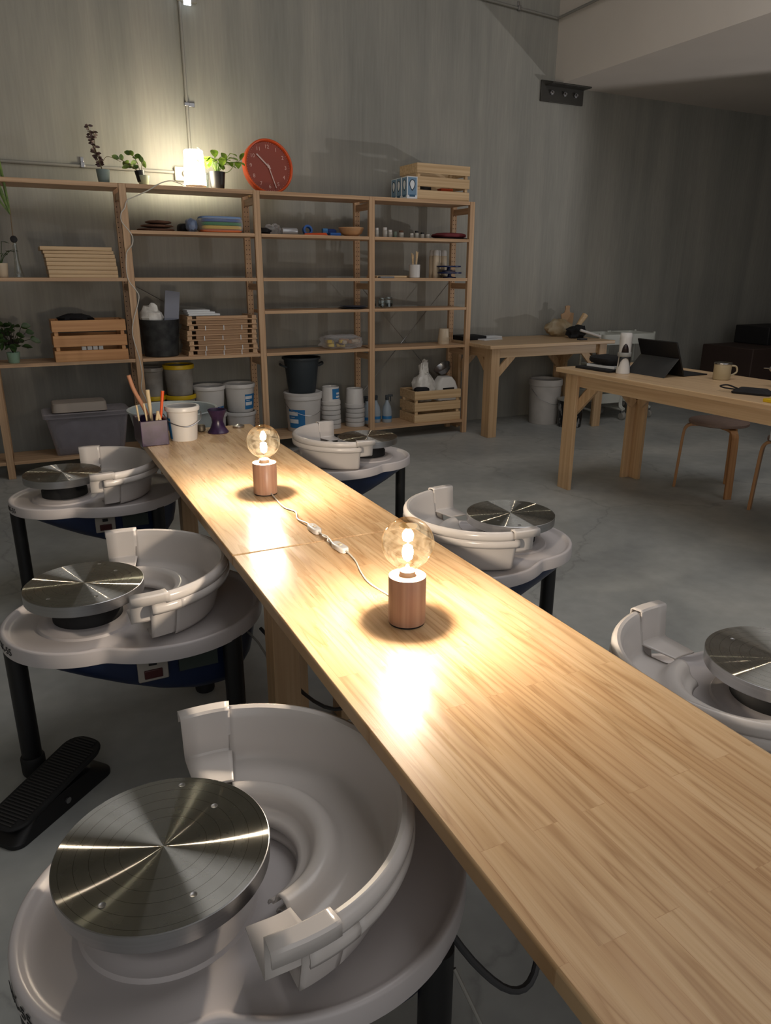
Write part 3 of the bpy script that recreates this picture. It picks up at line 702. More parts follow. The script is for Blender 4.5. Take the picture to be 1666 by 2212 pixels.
obj('hour_hand', hand(.115, .010, 313.5, -.005), M_hand, t); obj('minute_hand', hand(.148, .007, 162, -.002), M_hand, t)
obj('hub', MB().cyl((0, 0, -.008), .009, .009, 20, M=Tc), M_hand, t)

# --- crates
def crate(name, label, loc, w, d, h, m, rz=0, cat='crate', slots=3, ang=.0):
    t = thing(name, label, cat, loc, rz); sh = h*.27; gap = (h-slots*sh)/(slots-1); th = .012
    for k in range(slots):
        z0 = k*(sh+gap)
        for s in (-1, 1):
            obj('slat', MB().bx(-w/2, w/2, s*d/2-(th if s > 0 else 0), s*d/2+(0 if s > 0 else th), z0, z0+sh), m, t, bevel=.0015)
            obj('slat', MB().bx(s*w/2-(th if s > 0 else 0), s*w/2+(0 if s > 0 else th), -d/2+th, d/2-th, z0, z0+sh), m, t, bevel=.0015)
    for sx in (-1, 1):
        for sy in (-1, 1):
            obj('corner_post', MB().box((sx*(w/2-th-.012), sy*(d/2-th-.012), h/2), (.024, .024, h-.004)), m, t, bevel=.001)
    obj('base_board', MB().bx(-w/2+th, w/2-th, -d/2+th, d/2-th, .004, .014), m, t)
    return t
crate('wooden_crate', 'pale slatted wooden crate on the shelf top at the right end', (3.095, 5.415, Z1), .48, .27, .255, M_crate, R(2))
tag(obj('orange_box', MB().box((0, 0, .04), (.11, .06, .08)), M_or, loc=(3.16, 5.36, Z1+.0145), bevel=.004), 'orange box glimpsed through the slats of the shelf top crate', 'box')
tag(obj('dark_tin', MB().lathe([(.05, 0), (.05, .15), (.045, .155)], seg=24), M_cordg, loc=(3.0, 5.40, Z1+.0145)), 'dark tin glimpsed through the slats of the shelf top crate', 'tin')
crate('wooden_crate', 'orange-brown slatted wooden crate on the lower left shelf', (.425, 5.375, Z5), .455, .26, .262, M_crateo, 0)
tag(obj('black_bag', MB().blob((0, 0, .03), (.11, .07, .035), .35, 4, 3), M_dark, loc=(.355, 5.36, Z5+.232)), 'black bag lying over the top of the orange-brown crate', 'bag')
for k, (dx, w_) in enumerate(((-.07, .028), (-.035, .03), (.0, .03), (.035, .028))):
    tag(obj('white_carton', MB().box((0, 0, .05), (w_, .05, .10)), M_labelw, loc=(.40+dx+.05, 5.30, Z5+.0145), bevel=.002), ['leftmost', 'second from left', 'third from left', 'rightmost'][k]+' small white carton inside the orange-brown crate', 'carton', 'white cartons in the orange-brown crate')
crate('wooden_crate', 'pale slatted wooden crate on the bottom right shelf, filled with bags', (3.09, 5.395, Z6), .445, .27, .262, M_crate, 0)

# --- bulb boxes
t0 = None
M_box = mat('bulb_box_blue', (108, 140, 168), .5); M_boxd = mat('bulb_print', (34, 44, 58), .5); M_boxw = mat('bulb_white', (222, 226, 230), .5)
for k, x in enumerate((2.815, 2.813, 2.816)):
    lab = ['front', 'middle', 'rearmost'][k]+' blue light bulb box of the row of three beside the shelf top crate'
    y = 5.305+.0905*k
    if t0 is None:
        t0 = thing('bulb_box', lab, 'box', (x, y, Z1), R(0), 'blue light bulb boxes on the shelf top')
        obj('carton', MB().box((0, 0, .0775), (.088, .088, .155)), M_boxw, t0, bevel=.001)
        F = Matrix.Rotation(PI/2, 4, 'X')
        for rz in (0, -PI/2):
            Q = Matrix.Rotation(rz, 4, 'Z')
            obj('panel', MB().box((0, -.0442, .087), (.074, .0006, .125), Q), M_box, t0, sm=False)
            def el(rx, rzz, zc, yy, cut=0): return [(rx*math.cos(a)*(1 if math.sin(a) > 0 else (1-.45*abs(math.sin(a))**1.5)), yy, zc+rzz*math.sin(a)*(1 if math.sin(a) > 0 else 1.35)) for a in [2*PI*q/28 for q in range(28)]]
            for (rx, rz2, yy, mm, nm) in ((.026, .034, -.0447, M_boxd, 'bulb_outline'), (.019, .027, -.0451, M_boxw, 'bulb_picture')):
                ring = el(rx, rz2, .102, yy); ring2 = [(a, b+.0004, c) for a, b, c in ring]
                obj(nm, MB().loft([ring, ring2], M=Q), mm, t0, sm=False)
            obj('print_band', MB().box((0, -.0446, .022), (.05, .0006, .016), Q), mat('band_teal', (38, 84, 116), .5), t0, sm=False)
    else: dup(t0, (x, y, Z1), 0, lab)

# --- second shelf
def boxthing(name, label, cat, loc, d, m, rz=0, bev=.003, group=None):
    o = obj(name, MB().box((0, 0, d[2]/2), d), m, loc=loc, bevel=bev); o.rotation_euler = (0, 0, rz); return tag(o, label, cat, group)
M_brown = mat('brown_felt', (98, 68, 52), .9, var=.2, scale=(30, 30, 30))
for k in range(3):
    tag(obj('folded_cloth', MB().blob((0, 0, .012), (.125-.02*k, .09, .012), .12, 4, k), M_brown, loc=(.93+.01*k, 5.40, Z2+.024*k)), ['bottom', 'middle', 'top'][k]+' folded brown cloth of the small pile on the second shelf', 'cloth', 'folded brown cloths')
tag(obj('black_case', MB().blob((0, 0, .03), (.05, .07, .03), .1, 3, 5, sq=4), M_dark, loc=(1.14, 5.46, Z2)), 'small black case behind the blue bag on the second shelf', 'case')
tag(obj('blue_bag', MB().blob((0, 0, .045), (.04, .05, .045), .2, 3, 8), mat('blue_bag', (112, 128, 158), .4, var=.15), loc=(1.16, 5.35, Z2)), 'small grey-blue plastic bag left of the rainbow stack', 'bag')
t = thing('cloth_pack', 'plastic-wrapped stack of rainbow coloured cloths on the second shelf', 'cloth pack', (1.355, 5.36, Z2))
zz = .002
for nm, c, h in (('orange_layer', (206, 104, 52), .018), ('yellow_layer', (214, 178, 78), .026), ('green_layer', (44, 128, 70), .022), ('blue_layer', (46, 84, 148), .018), ('pale_blue_layer', (120, 148, 190), .018)):
    obj('cloth_layer', MB().blob((0, 0, zz+h/2), (.142, .1, h/2+.002), .06, 3, int(h*1000), sq=5), mat(nm, c, .8), t); zz += h
obj('wrapper', MB().blob((0, 0, .052), (.150, .108, .052), .05, 6, 2, sq=5), M_film, t)
tag(obj('plastic_roll', MB().lathe([(.022, 0), (.024, .004), (.024, .11), (.02, .115)], seg=20, M=Matrix.Translation((0, 0, .0245)) @ Matrix.Rotation(PI/2, 4, 'Y')), mat('silver_film', (176, 178, 182), .3, .3), loc=(1.80, 5.34, Z2)), 'silvery roll lying on the second shelf below the clock', 'roll')
tag(obj('plastic_bag', MB().blob((0, 0, .035), (.06, .05, .035), .5, 3, 11), M_film, loc=(1.76, 5.42, Z2)), 'crumpled clear bag behind the silvery roll', 'bag')
tag(obj('black_bag', MB().blob((0, 0, .022), (.055, .05, .022), .4, 3, 12), M_dark, loc=(1.665, 5.36, Z2)), 'small black bag at the left of the silvery roll', 'bag')
M_bl = mat('blue_rubber', (30, 86, 160), .5)
tag(obj('tape_roll', MB().lathe([(.022, 0), (.036, 0), (.036, .03), (.022, .03)], seg=28, cap0=False, cap1=False, M=Matrix.Translation((0, 0, .0365)) @ Matrix.Rotation(R(80), 4, 'X')), M_bl, loc=(2.02, 5.42, Z2)), 'blue ring of tape standing on the second shelf', 'tape')
tag(obj('orange_scraper', MB().loft([[(-.09, -.03, 0), (.09, -.045, 0), (.1, .04, 0), (-.08, .03, 0)], [(-.08, -.02, .014), (.08, -.035, .02), (.09, .03, .02), (-.07, .02, .014)]]), M_or, loc=(2.045, 5.33, Z2), bevel=.003), 'flat orange scraper in front of the blue tape ring', 'scraper')
boxthing('blue_box', 'wide blue box lying left of the wooden bowl', 'box', (2.20, 5.33, Z2), (.085, .07, .022), M_bl)
boxthing('blue_box', 'small blue box standing behind, with pale label, left of the bowl', 'box', (2.155, 5.40, Z2), (.04, .03, .055), mat('blue_label', (58, 116, 168), .5))
tag(obj('sponge', MB().blob((0, 0, .027), (.04, .03, .027), .1, 3, 4, sq=4), mat('sponge_blue', (34, 60, 120), .9), loc=(2.215, 5.43, Z2)), 'dark blue sponge behind the wide blue box', 'sponge')
tag(obj('wooden_bowl', MB().lathe([(.035, 0), (.045, .002), (.08, .025), (.096, .06), (.094, .064), (.088, .06), (.072, .028), (.03, .008)], seg=48), mat('turned_wood', (196, 152, 110), .45, var=.08, scale=(8, 8, 30)), loc=(2.352, 5.36, Z2)), 'turned wooden bowl at the right end of the second shelf bay', 'bowl')
M_vial = mat('vial', (170, 168, 160), .4)
vz = [(2.56, .068, .014, 0), (2.627, .072, .019, 0), (2.672, .056, .017, 0), (2.716, .045, .015, 2), (2.768, .054, .02, 3), (2.86, .036, .017, 0), (2.905, .055, .016, 1), (2.955, .045, .016, 1), (3.005, .032, .017, 0)]
vn = ['first', 'second', 'third', 'fourth', 'fifth', 'sixth', 'seventh', 'eighth', 'ninth']
for k, (x, h, r, c) in enumerate(vz):
    t = thing('small_jar', vn[k]+' from left of the small jars in a row on the second shelf, '+['pale', 'dark lidded', 'greenish', 'wood topped'][c], 'jar', (x, 5.345, Z2), 0, 'small jars in a row on the second shelf')
    mm = [M_vial, M_vial, mat('vial_green', (104, 118, 106), .5), M_vial][c]
    obj('jar', MB().lathe([(r*.9, 0), (r, .003), (r, h*.7), (r*.8, h*.75)], seg=20), mm, t)
    obj('lid', MB().lathe([(r*.85, h*.75), (r*.85, h), (r*.7, h)], seg=20), [M_wtub, M_black, mm, M_brown][c], t)
tag(obj('folded_cloth', MB().blob((0, 0, .02), (.14, .09, .021), .1, 3, 21, sq=3), mat('dark_red_cloth', (108, 40, 46), .8, var=.2), loc=(3.22, 5.38, Z2+.009)), 'dark red folded cloth at the right end of the second shelf', 'cloth')
tag(obj('folded_cloth', MB().blob((0, 0, .005), (.15, .11, .005), .1, 3, 22, sq=4), M_dark, loc=(3.21, 5.375, Z2)), 'thin black cloth under the dark red one', 'cloth')

# --- middle shelf (eye level)
bd = [(.226, .414, .022), (.224, .416, .026), (.222, .418, .024), (.220, .416, .026), (.218, .418, .022), (.214, .418, .024), (.208, .418, .02), (.192, .424, .024)]
z = Z3
bnames = ['lowest', 'second', 'third', 'fourth', 'fifth', 'sixth', 'seventh', 'topmost']
for k, (x, w_, h) in enumerate(bd):
    b = boxthing('wooden_board', bnames[k]+' board counted from below in the stacked pale boards on the left shelf', 'board', (x+w_/2, 5.385+random.uniform(-.006, .006), z), (w_, .27, h-.001), M_crate, random.uniform(-.008, .008), .002, 'stacked pale boards on the left middle shelf'); z += h
tag(obj('wooden_board', MB().box((0, 0, .008), (.26, .09, .015)), M_crate, loc=(2.66, 5.33, Z3), bevel=.002), 'thin board lying lowest at the left of the brush cup shelf', 'board')
tag(obj('wooden_board', MB().box((0, 0, .009), (.36, .06, .018)), M_crate, loc=(2.70, 5.42, Z3), bevel=.002), 'longer batten lying behind the thin board left of the brush cup', 'board')
tag(obj('grey_tile', MB().box((0, 0, .006), (.12, .06, .012)), mat('tile_grey', (120, 122, 126), .6), loc=(2.60, 5.27, Z3), bevel=.002), 'grey flat tile at the front of the middle shelf', 'tile')
t = thing('brush_cup', 'white ceramic cup holding upright wooden tools on the middle shelf', 'cup', (2.872, 5.31, Z3))
obj('cup', MB().lathe([(.038, 0), (.042, .004), (.044, .1), (.040, .1), (.038, .01)], seg=32), M_wtub, t)
for k, (dx, dy, lx, h) in enumerate(((-.02, 0, -.012, .185), (-.006, .01, -.004, .175), (.012, -.005, .01, .19), (.022, .01, .02, .195), (.004, -.015, .004, .2))):
    obj('wooden_tool', MB().rod((dx*.5, dy, .012), (dx+lx*.5, dy, h), .0035, 8, .005), M_crate, t)
t0 = None
for k, (x, y) in enumerate(((3.115, 5.46), (3.17, 5.46), (3.225, 5.46), (3.115, 5.40))):
    lab = 'white capped bottle, '+['left', 'middle', 'right', 'front and lower'][k]+' of the group behind the blue turntable'
    if t0 is None:
        t0 = thing('bottle', lab, 'bottle', (x, y, Z3), 0, 'white capped bottles on the middle shelf')
        obj('bottle', MB().lathe([(.022, 0), (.025, .004), (.025, .16), (.021, .172)], seg=24), M_cream, t0)
        obj('cap', MB().lathe([(.023, .172), (.023, .2), (.018, .214)], seg=24), M_wtub, t0)
    else:
        dup(t0, (x, y, Z3), 0, lab)
t0 = None
for k in range(2):
    lab = ['lower', 'upper'][k]+' navy blue sculpting turntable, stacked at the right of the middle shelf'
    loc = (3.205-.008*k, 5.33, Z3+.049*k)
    if t0 is None:
        t0 = thing('turntable', lab, 'turntable', loc, 0, 'navy turntables on the middle shelf')
        mn_ = mat('navy_metal', (24, 38, 82), .35)
        obj('foot', MB().lathe([(.055, 0), (.055, .008), (.016, .013), (.012, .034)], seg=32), mn_, t0)
        obj('top_disc', MB().lathe([(.095, .034), (.098, .036), (.098, .044), (.095, .046)], seg=48), mn_, t0)
    else: dup(t0, loc, 0, lab)

# --- shelf four
for k in range(2):
    tag(obj('flat_plate', MB().lathe([(.06, 0), (.11, .008), (.112, .011), (.1, .010), (.03, .005)], seg=40), mat('slate', (70, 74, 90), .4), loc=(2.35+.01*k, 5.34, Z4+.011*k)), ['lower', 'upper'][k]+' slate grey plate lying on the shelf left of the glass jars', 'plate', 'slate grey plates')
jl = ['left', 'middle', 'right', 'small front']
for k, (x, y, r, h) in enumerate(((2.56, 5.44, .036, .085), (2.635, 5.40, .034, .075), (2.70, 5.42, .036, .08), (2.60, 5.33, .022, .045))):
    t = thing('glass_jar', jl[k]+' clear glass jar of the cluster on the fourth shelf', 'jar', (x, y, Z4), 0, 'clear glass jars on the fourth shelf')
    obj('jar', MB().lathe([(r*.9, 0), (r, .004), (r, h*.75), (r*.8, h*.85), (r*.8, h), (r*.74, h), (r*.74, h*.84), (r*.93, h*.74), (r*.93, .01), (.002, .008)], seg=28, cap1=False), M_cglass, t)
    obj('contents', MB().lathe([(r*.85, .01), (r*.85, h*.4)], seg=20), M_rubber, t)
tag(obj('wire_loop', MB().tube([(.03*math.cos(a)*1.2, 0, .05+.05*math.sin(a)) for a in [2*PI*k/14 for k in range(15)]], .0016, 6, 3), M_steel, loc=(2.70, 5.47, Z4)), 'thin wire loop standing behind the right glass jar', 'wire')

# --- shelf five
t = thing('storage_bin', 'black clay-stained bin on the lower shelf of the second bay', 'bin', (.895, 5.385, Z5))
obj('bin', MB().lathe([(.108, 0), (.115, .005), (.135, .25), (.131, .25), (.112, .012)], seg=40), mat('stained_black', (18, 20, 24), .6, rgb2=(52, 54, 54), scale=(16, 16, 16)), t)
tag(obj('plastic_bag', MB().blob((0, 0, .075), (.075, .075, .085), .5, 2.4, 31), M_filmw, loc=(.845, 5.385, Z5+.19)), 'crumpled white plastic bag bulging out of the black bin', 'bag')
o = tag(obj('grey_board', MB().box((0, 0, .14), (.10, .006, .28)), mat('panel_bluegrey', (128, 132, 146), .5), loc=(.965, 5.36, Z5+.16), bevel=.001), 'grey-blue flat panel sticking up out of the black bin', 'board'); o.rotation_euler = (R(-6), R(8), 0)
# stacked drying racks: frames and flat boards
z = Z5; rk = 0
tl = [(.034, 1), (.034, 1), (.036, 0), (.034, 1), (.036, 0), (.034, 1), (.034, 0), (.03, 0)]
for k, (h, strap) in enumerate(tl):
    w_ = .50+random.uniform(-.012, .006); x = 1.31+random.uniform(-.008, .012)
    lab = ['lowest', 'second', 'third', 'fourth', 'fifth', 'sixth', 'seventh', 'topmost'][k]+' from below of the stacked pale wooden trays right of the black bin'
    t = thing('wooden_tray', lab, 'tray', (x, 5.39, z), random.uniform(-.012, .012), 'stacked wooden trays on the second bay')
    obj('panel', MB().bx(-w_/2, w_/2, -.135, .135, 0, .009), M_pinex, t, bevel=.001)
    for sx in (-1, 1): obj('batten', MB().bx(sx*(w_/2-.02)-.016, sx*(w_/2-.02)+.016, -.13, .13, .009, h-.001), M_piney, t, bevel=.001)
    obj('batten', MB().bx(-w_/2+.07, w_/2-.06, -.105, -.09, .009, h-.003), M_pinex, t, bevel=.001)
    if strap:
        for sx in (-.13, .0, .13): obj('strap', MB().bx(sx-.003, sx+.003, -.137, -.1355, .0, h-.002), M_labelw, t)
    z += h
for k in range(3):
    tag(obj('paper_sheets', MB().box((0, 0, .007), (.22-.03*k, .16, .013)), M_labelw, loc=(1.18-.02*k+.01, 5.36, z+.0135*k), bevel=.002), ['lowest', 'middle', 'topmost'][k]+' white paper pad on top of the stacked wooden trays', 'paper', 'white paper pads on the wooden trays')
t = thing('sponge_bag', 'clear bag of yellow and brown sponges on the lower shelf of the third bay', 'bag', (2.26, 5.37, Z5))
obj('bag', MB().blob((0, 0, .05), (.165, .10, .052), .25, 3, 41, sq=3), M_film, t)
for k in range(22):
    c = ((200, 168, 60), (150, 110, 70), (96, 74, 58), (214, 190, 96), (176, 160, 140))[k % 5]
    obj('sponge', MB().blob((random.uniform(-.12, .12), random.uniform(-.06, .06), random.uniform(.022, .065)), (random.uniform(.018, .034), .022, .014), .1, 3, k, 12, 4), mat('sponge%d' % (k % 5), c, .9), t)
nm = ['lower', 'upper']
for k in range(2):
    tag(obj('paper_cup', MB().lathe([(.048, 0), (.05, .004), (.040, .10), (.036, .102)], seg=32), M_cream, loc=(3.185, 5.36, Z5+.024*k)), nm[k]+' cream cup of the pair stacked upside down near the right post', 'cup', 'cream cups stacked upside down')

# --- bottom shelf, left tote
t = thing('storage_tote', 'frosted plastic storage tote with lid on the bottom left shelf', 'storage box', (.35, 5.40, Z6))
def rr(hx, hy, z, r=.03): return rrect(hx, hy, r, z)
obj('tub', MB().loft([rr(.215, .11, 0), rr(.22, .115, .006), rr(.262, .138, .262), rr(.258, .134, .262), rr(.214, .11, .01)]), M_clearp, t)
obj('contents', MB().blob((0, 0, .11), (.205, .10, .105), .12, 3, 51, sq=5), mat('tote_contents', (150, 144, 152), .6, var=.25, scale=(9, 9, 9)), t)
obj('lid', MB().loft([rr(.278, .15, .258), rr(.280, .152, .284), rr(.270, .142, .290), rr(.262, .136, .284)]), M_clearp, t)
tag(obj('white_tray_lid', MB().loft([rr(.175, .10, 0), rr(.170, .096, .055), rr(.163, .09, .060), rr(.15, .08, .056)]), mat('cream_plastic', (176, 164, 152), .5), loc=(.31, 5.39, Z6+.2915), sm=True), 'upturned cream tray resting on the lid of the frosted tote', 'tray')

# --- buckets
def bucket(label, loc, r0, r1, h, m, rimm=None, lab=None, handle=False, lid=False, rz=0, group=None, bands=1, name='bucket'):
    t = thing(name, label, 'bucket', loc, rz, group)
    obj('bucket', MB().lathe([(r0*.97, 0), (r0, .006), (r1, h), (r1-.004, h), (r0-.004, .01), (.002, .01)], seg=48, cap1=False), m, t)
    rm = rimm or m; zr = h*.86; rr_ = r0+(r1-r0)*.86
    obj('rim', MB().lathe([(rr_, zr), (rr_+.007, zr+.004), (r1+.007, h-.004), (r1+.004, h+.002), (r1-.006, h+.002), (r1-.006, h-.01)], seg=48, cap0=False, cap1=False), rm, t)
    if lid: obj('lid', MB().lathe([(r1+.008, h-.006), (r1+.010, h+.010), (r1-.004, h+.016), (r1-.012, h+.010), (.001, h+.010)], seg=48, cap0=False, cap1=False), rm, t)
    if lab:
        a0, a1, z0, z1 = lab; mb = MB(); n = 10; vs = []; fs = []
        def pt(u, z, o=.0012):
            r = r0+(r1-r0)*z/h+o; a = R(a0+(a1-a0)*u); return (r*math.cos(a), r*math.sin(a), z)
        def patch(mb, u0, u1, za, zb, o):
            vs = [pt(u0+(u1-u0)*i/n, z, o) for i in range(n+1) for z in (za, zb)]
            mb.add(vs, [(2*i, 2*i+2, 2*i+3, 2*i+1) for i in range(n)])
        patch(mb, 0, 1, z0*h, z1*h, .0012); L = obj('label', mb, M_label, t)
        mb = MB(); dz = (z1-z0)*h
        patch(mb, .02, .6, z0*h+dz*.68, z0*h+dz*.88, .0022); patch(mb, .05, .62, z0*h+dz*.26, z0*h+dz*.48, .0022); patch(mb, .1, .4, z0*h+dz*.57, z0*h+dz*.6, .0022)
        obj('print', mb, M_labelw, L)
    if handle:
        mb = MB(); z = h*.8; rr2 = r1+.012
        mb.tube([(-rr2, 0, z), (-rr2*.8, -rr2*.6, z-.06*h/.3), (0, -rr2*1.02, z-.10*h/.3), (rr2*.8, -rr2*.6, z-.06*h/.3), (rr2, 0, z)], .0022, 6, 5)
        obj('handle', mb, M_steel, t)
    return t
M_yel = mat('yellow_plastic', (204, 170, 20), .4)
M_ycl = mat('cloudy_tub', (136, 130, 122), .35, rgb2=(160, 156, 150), scale=(9, 9, 9))
bucket('cloudy bucket with yellow rim stacked on another, bottom shelf second bay', (1.005, 5.42, Z6+.345), .09, .105, .215, M_ycl, M_yel)
bucket('lower cloudy bucket under the yellow-rimmed one', (1.005, 5.42, Z6+.13), .09, .105, .214, M_ycl, M_yel)
bucket('clear tub left of the yellow-rimmed bucket', (.825, 5.43, Z6+.345), .062, .07, .20, M_ycl, M_ycl)
bucket('yellow-rimmed tub under the clear tub', (.825, 5.43, Z6+.13), .062, .07, .214, M_ycl, M_yel)
boxthing('wooden_block', 'low wooden block carrying the cloudy buckets on the bottom shelf', 'block', (.93, 5.425, Z6), (.36, .21, .1295), M_pinex)
bucket('white bucket with dark blue stripe on the bottom shelf', (1.215, 5.42, Z6+.19), .098, .113, .205, M_wtub, lab=(-95, -30, .1, .28))
bucket('white bucket under the one with the blue stripe', (1.215, 5.42, Z6), .098, .113, .189, M_wtub)
bucket('white bucket with blue and white label beside the striped bucket', (1.445, 5.42, Z6+.19), .095, .112, .208, M_wtub, lab=(-85, -25, .12, .66))
bucket('white bucket under the blue-labelled one', (1.445, 5.42, Z6), .095, .112, .189, M_wtub, lab=(-85, -25, .3, .42))
bucket('large white lidded bucket with blue label under the black bucket', (1.95, 5.42, Z6), .125, .143, .29, M_wtub, lab=(-165, -105, .12, .62), handle=True, lid=True)
t = thing('bucket', 'dark grey bucket with handles stacked on the large white bucket', 'bucket', (1.945, 5.42, Z6+.3005))
M_dg = mat('dark_grey_plastic', (44, 52, 58), .55)
obj('bucket', MB().lathe([(.10, 0), (.105, .006), (.138, .27), (.134, .27), (.1, .012)], seg=40), M_dg, t)
obj('rim', MB().lathe([(.138, .255), (.150, .258), (.150, .272), (.134, .274)], seg=40, cap0=False, cap1=False), M_dg, t)
for s in (-1, 1): obj('handle', MB().tube([(s*.128, -.03, .2), (s*.165, -.03, .215), (s*.172, 0, .225), (s*.165, .03, .215), (s*.128, .03, .2)], .007, 8, 4), M_dg, t)
# upside-down tubs nest, so the stack climbs by one rim height
def nest(x, n, r, h, name_l, lab):
    for k in range(n):
        l = ['lowest', 'second', 'third', 'fourth', 'fifth', 'topmost'][k if k < n-1 else 5]+' white tub in the '+name_l
        t = thing('white_tub', l, 'tub', (x+random.uniform(-.003, .003), 5.40, Z6+.038*k), 0, 'white tubs in the '+name_l)
        e = .0015*0
        obj('tub', MB().lathe([(r*.92, .0), (r, .001), (r*1.02, .012), (r, .030), (r*.94, .032), (r*.86, h), (r*.83, h+.003), (r*.82, h-.001), (r*.90, .03), (r*.9, .004)] if k == n-1 else [(r*.92, .0), (r, .001), (r*1.02, .012), (r, .030), (r*.94, .032), (r*.90, .036)], seg=40, cap0=False, cap1=(k == n-1)), M_wtub, t)
        if lab and k == n-1:
            def patch(a0, a1, z0, z1, o):
                vs = []
                for i in range(9):
                    a = R(a0+(a1-a0)*i/8)
                    for z_ in (z0, z1):
                        q = r*(.94-.08*(z_-.032)/(h-.032))+o; vs.append((q*math.cos(a), q*math.sin(a), z_))
                return MB().add(vs, [(2*i, 2*i+2, 2*i+3, 2*i+1) for i in range(8)])
            L = obj('label', patch(-100, -35, .05, h-.01, .0012), M_label, t)
            obj('print', patch(-75, -45, .06, .075, .002), M_labelw, L); obj('print', patch(-72, -42, .085, .1, .002), M_labelw, L)
nest(2.178, 6, .078, .14, 'left stack on the bottom shelf of the third bay', True)
nest(2.388, 5, .078, .15, 'right stack on the bottom shelf of the third bay', False)
# spray bottles
t0 = None
for k, (x, y, rz) in enumerate(((2.515, 5.44, .4), (2.60, 5.45, 0), (2.69, 5.42, 2.8))):
    lab = ['spray bottle at the foot of the third post, left side', 'spray bottle just right of the third post', 'spray bottle standing alone left of the bottom crate'][k]
    if t0 is None:
        t0 = thing('spray_bottle', lab, 'spray bottle', (x, y, Z6), rz, 'spray bottles on the bottom shelf')
        obj('bottle', MB().lathe([(.038, 0), (.041, .005), (.041, .09), (.034, .13), (.014, .17), (.013, .185)], seg=28), mat('milky_bottle', (150, 162, 172), .35), t0)
        obj('trigger', MB().box((.0, 0, .215), (.03, .022, .02)).box((-.028, 0, .222), (.04, .016, .016)).box((-.03, 0, .195), (.007, .012, .045)).cyl((0, 0, .185), .015, .022, 16), M_dg, t0, bevel=.003)
        obj('label', MB().lathe([(.0417, .03), (.0417, .055)], seg=28, cap0=False, cap1=False), M_label, t0)
    else: dup(t0, (x, y, Z6), rz, lab)
# bags in the bottom right crate
tag(obj('clay_bag', MB().blob((0, 0, .11), (.095, .085, .125), .3, 2.5, 61).blob((.0, 0, .265), (.04, .03, .075), .6, 3, 63, flat=False), M_filmw, loc=(3.02, 5.39, Z6+.16)), 'tied translucent bag of white powder standing in the bottom right crate', 'bag')
t = thing('flour_bag', 'white paper sack with black text band leaning in the bottom right crate', 'bag', (3.20, 5.35, Z6+.17))
obj('sack', MB().loft([rrect(.10, .07, .03, 0), rrect(.10, .07, .03, .10), rrect(.085, .06, .03, .15), rrect(.05, .05, .02, .19)]), mat('paper_white', (206, 204, 200), .6, var=.05), t)
obj('print_band', MB().box((.0, -.0712, .098), (.11, .002, .014)), M_black, t)
tag(obj('metal_bowl', MB().lathe([(.03, 0), (.06, .02), (.075, .06), (.077, .06), (.062, .018), (.03, -.002)], seg=32, cap0=False, cap1=False, M=Matrix.Rotation(R(-35), 4, 'Y')), M_steel, loc=(3.245, 5.42, Z6+.385)), 'shiny steel bowl on top of the sacks in the bottom right crate', 'bowl')
tag(obj('black_pouch', MB().blob((0, 0, .02), (.065, .04, .024), .2, 3, 66, sq=3), M_dark, loc=(2.965, 5.325, Z6+.245)), 'black pouch at the front left of the bottom right crate', 'pouch')

# ------------------------------------------------------------------ objects at the far end of the long table
t = thing('tool_box', 'purple glazed square clay caddy crowded with tools at the far table end', 'tool caddy', (.452, 3.17, .619), R(2))
hx, hy, h = .055, .085, .105
mb = MB().loft([[(-hx, -hy, 0), (hx, -hy, 0), (hx, hy, 0), (-hx, hy, 0)], [(-hx, -hy, h), (hx, -hy, h), (hx, hy, h), (-hx, hy, h)], [(-hx+.006, -hy+.006, h), (hx-.006, -hy+.006, h), (hx-.006, hy-.006, h), (-hx+.006, hy-.006, h)], [(-hx+.006, -hy+.006, .01), (hx-.006, -hy+.006, .01), (hx-.006, hy-.006, .01), (-hx+.006, hy-.006, .01)]])
obj('box', mb, M_purple, t, bevel=.002)
def tool(name, label, a, b, r0, r1, m):
    o = obj(name, MB().rod((0, 0, 0), tuple(Vector(b)-Vector(a)), r0, 12, r1), m, loc=a, bevel=.0015); return tag(o, label, 'tool', 'tools in the purple caddy')
M_ww = mat('worn_wood', (170, 120, 90), .6); M_bone = mat('bone_wood', (196, 176, 140), .6)
o = thing('wooden_brush', 'longest brush with a thick pinkish handle leaning left in the purple caddy', 'tool', (.432, 3.19, .632), 0, 'tools in the purple caddy')
obj('handle', MB().tube([(.014, 0, .10), (0, 0, .14), (-.03, 0, .21), (-.045, 0, .27)], .0085, 12, 5), M_ww, o)
obj('shaft', MB().rod((.025, -.01, 0), (.013, 0, .105), .005, 10, .007), mat('worn_dark_wood', (104, 84, 66), .6), o)
tool('wooden_stick', 'pale spatula rising from the middle of the purple caddy', (.462, 3.16, .632), (.452, 3.16, .842), .005, .009, M_bone)
tool('orange_tool', 'orange handled tool leaning right in the purple caddy', (.482, 3.16, .632), (.512, 3.15, .835), .004, .007, M_or)
tool('wooden_stick', 'thin short stick at the left corner of the purple caddy', (.408, 3.12, .632), (.396, 3.11, .79), .003, .004, M_bone)
tool('wooden_stick', 'thin stick behind the left corner of the purple caddy', (.44, 3.12, .632), (.425, 3.11, .795), .003, .004, M_bone)
tag(obj('clothes_peg', MB().rod((-.018, 0, 0), (.004, 0, .11), .006, 8).rod((.026, 0, 0), (.002, 0, .11), .006, 8), M_bone, loc=(.474, 3.105, .65)), 'splayed pale wooden peg standing at the front of the purple caddy', 'tool')
t = bucket('white bucket with blue label at the far end of the table beside the purple caddy', (.588, 3.165, .619), .056, .067, .145, M_wtub, lab=(-205, -155, .06, .68), handle=True)
obj('clay_inside', MB().lathe([(.057, .11), (.001, .112)], seg=32, cap0=False, cap1=False), mat('wet_clay', (108, 100, 84), .5), t)
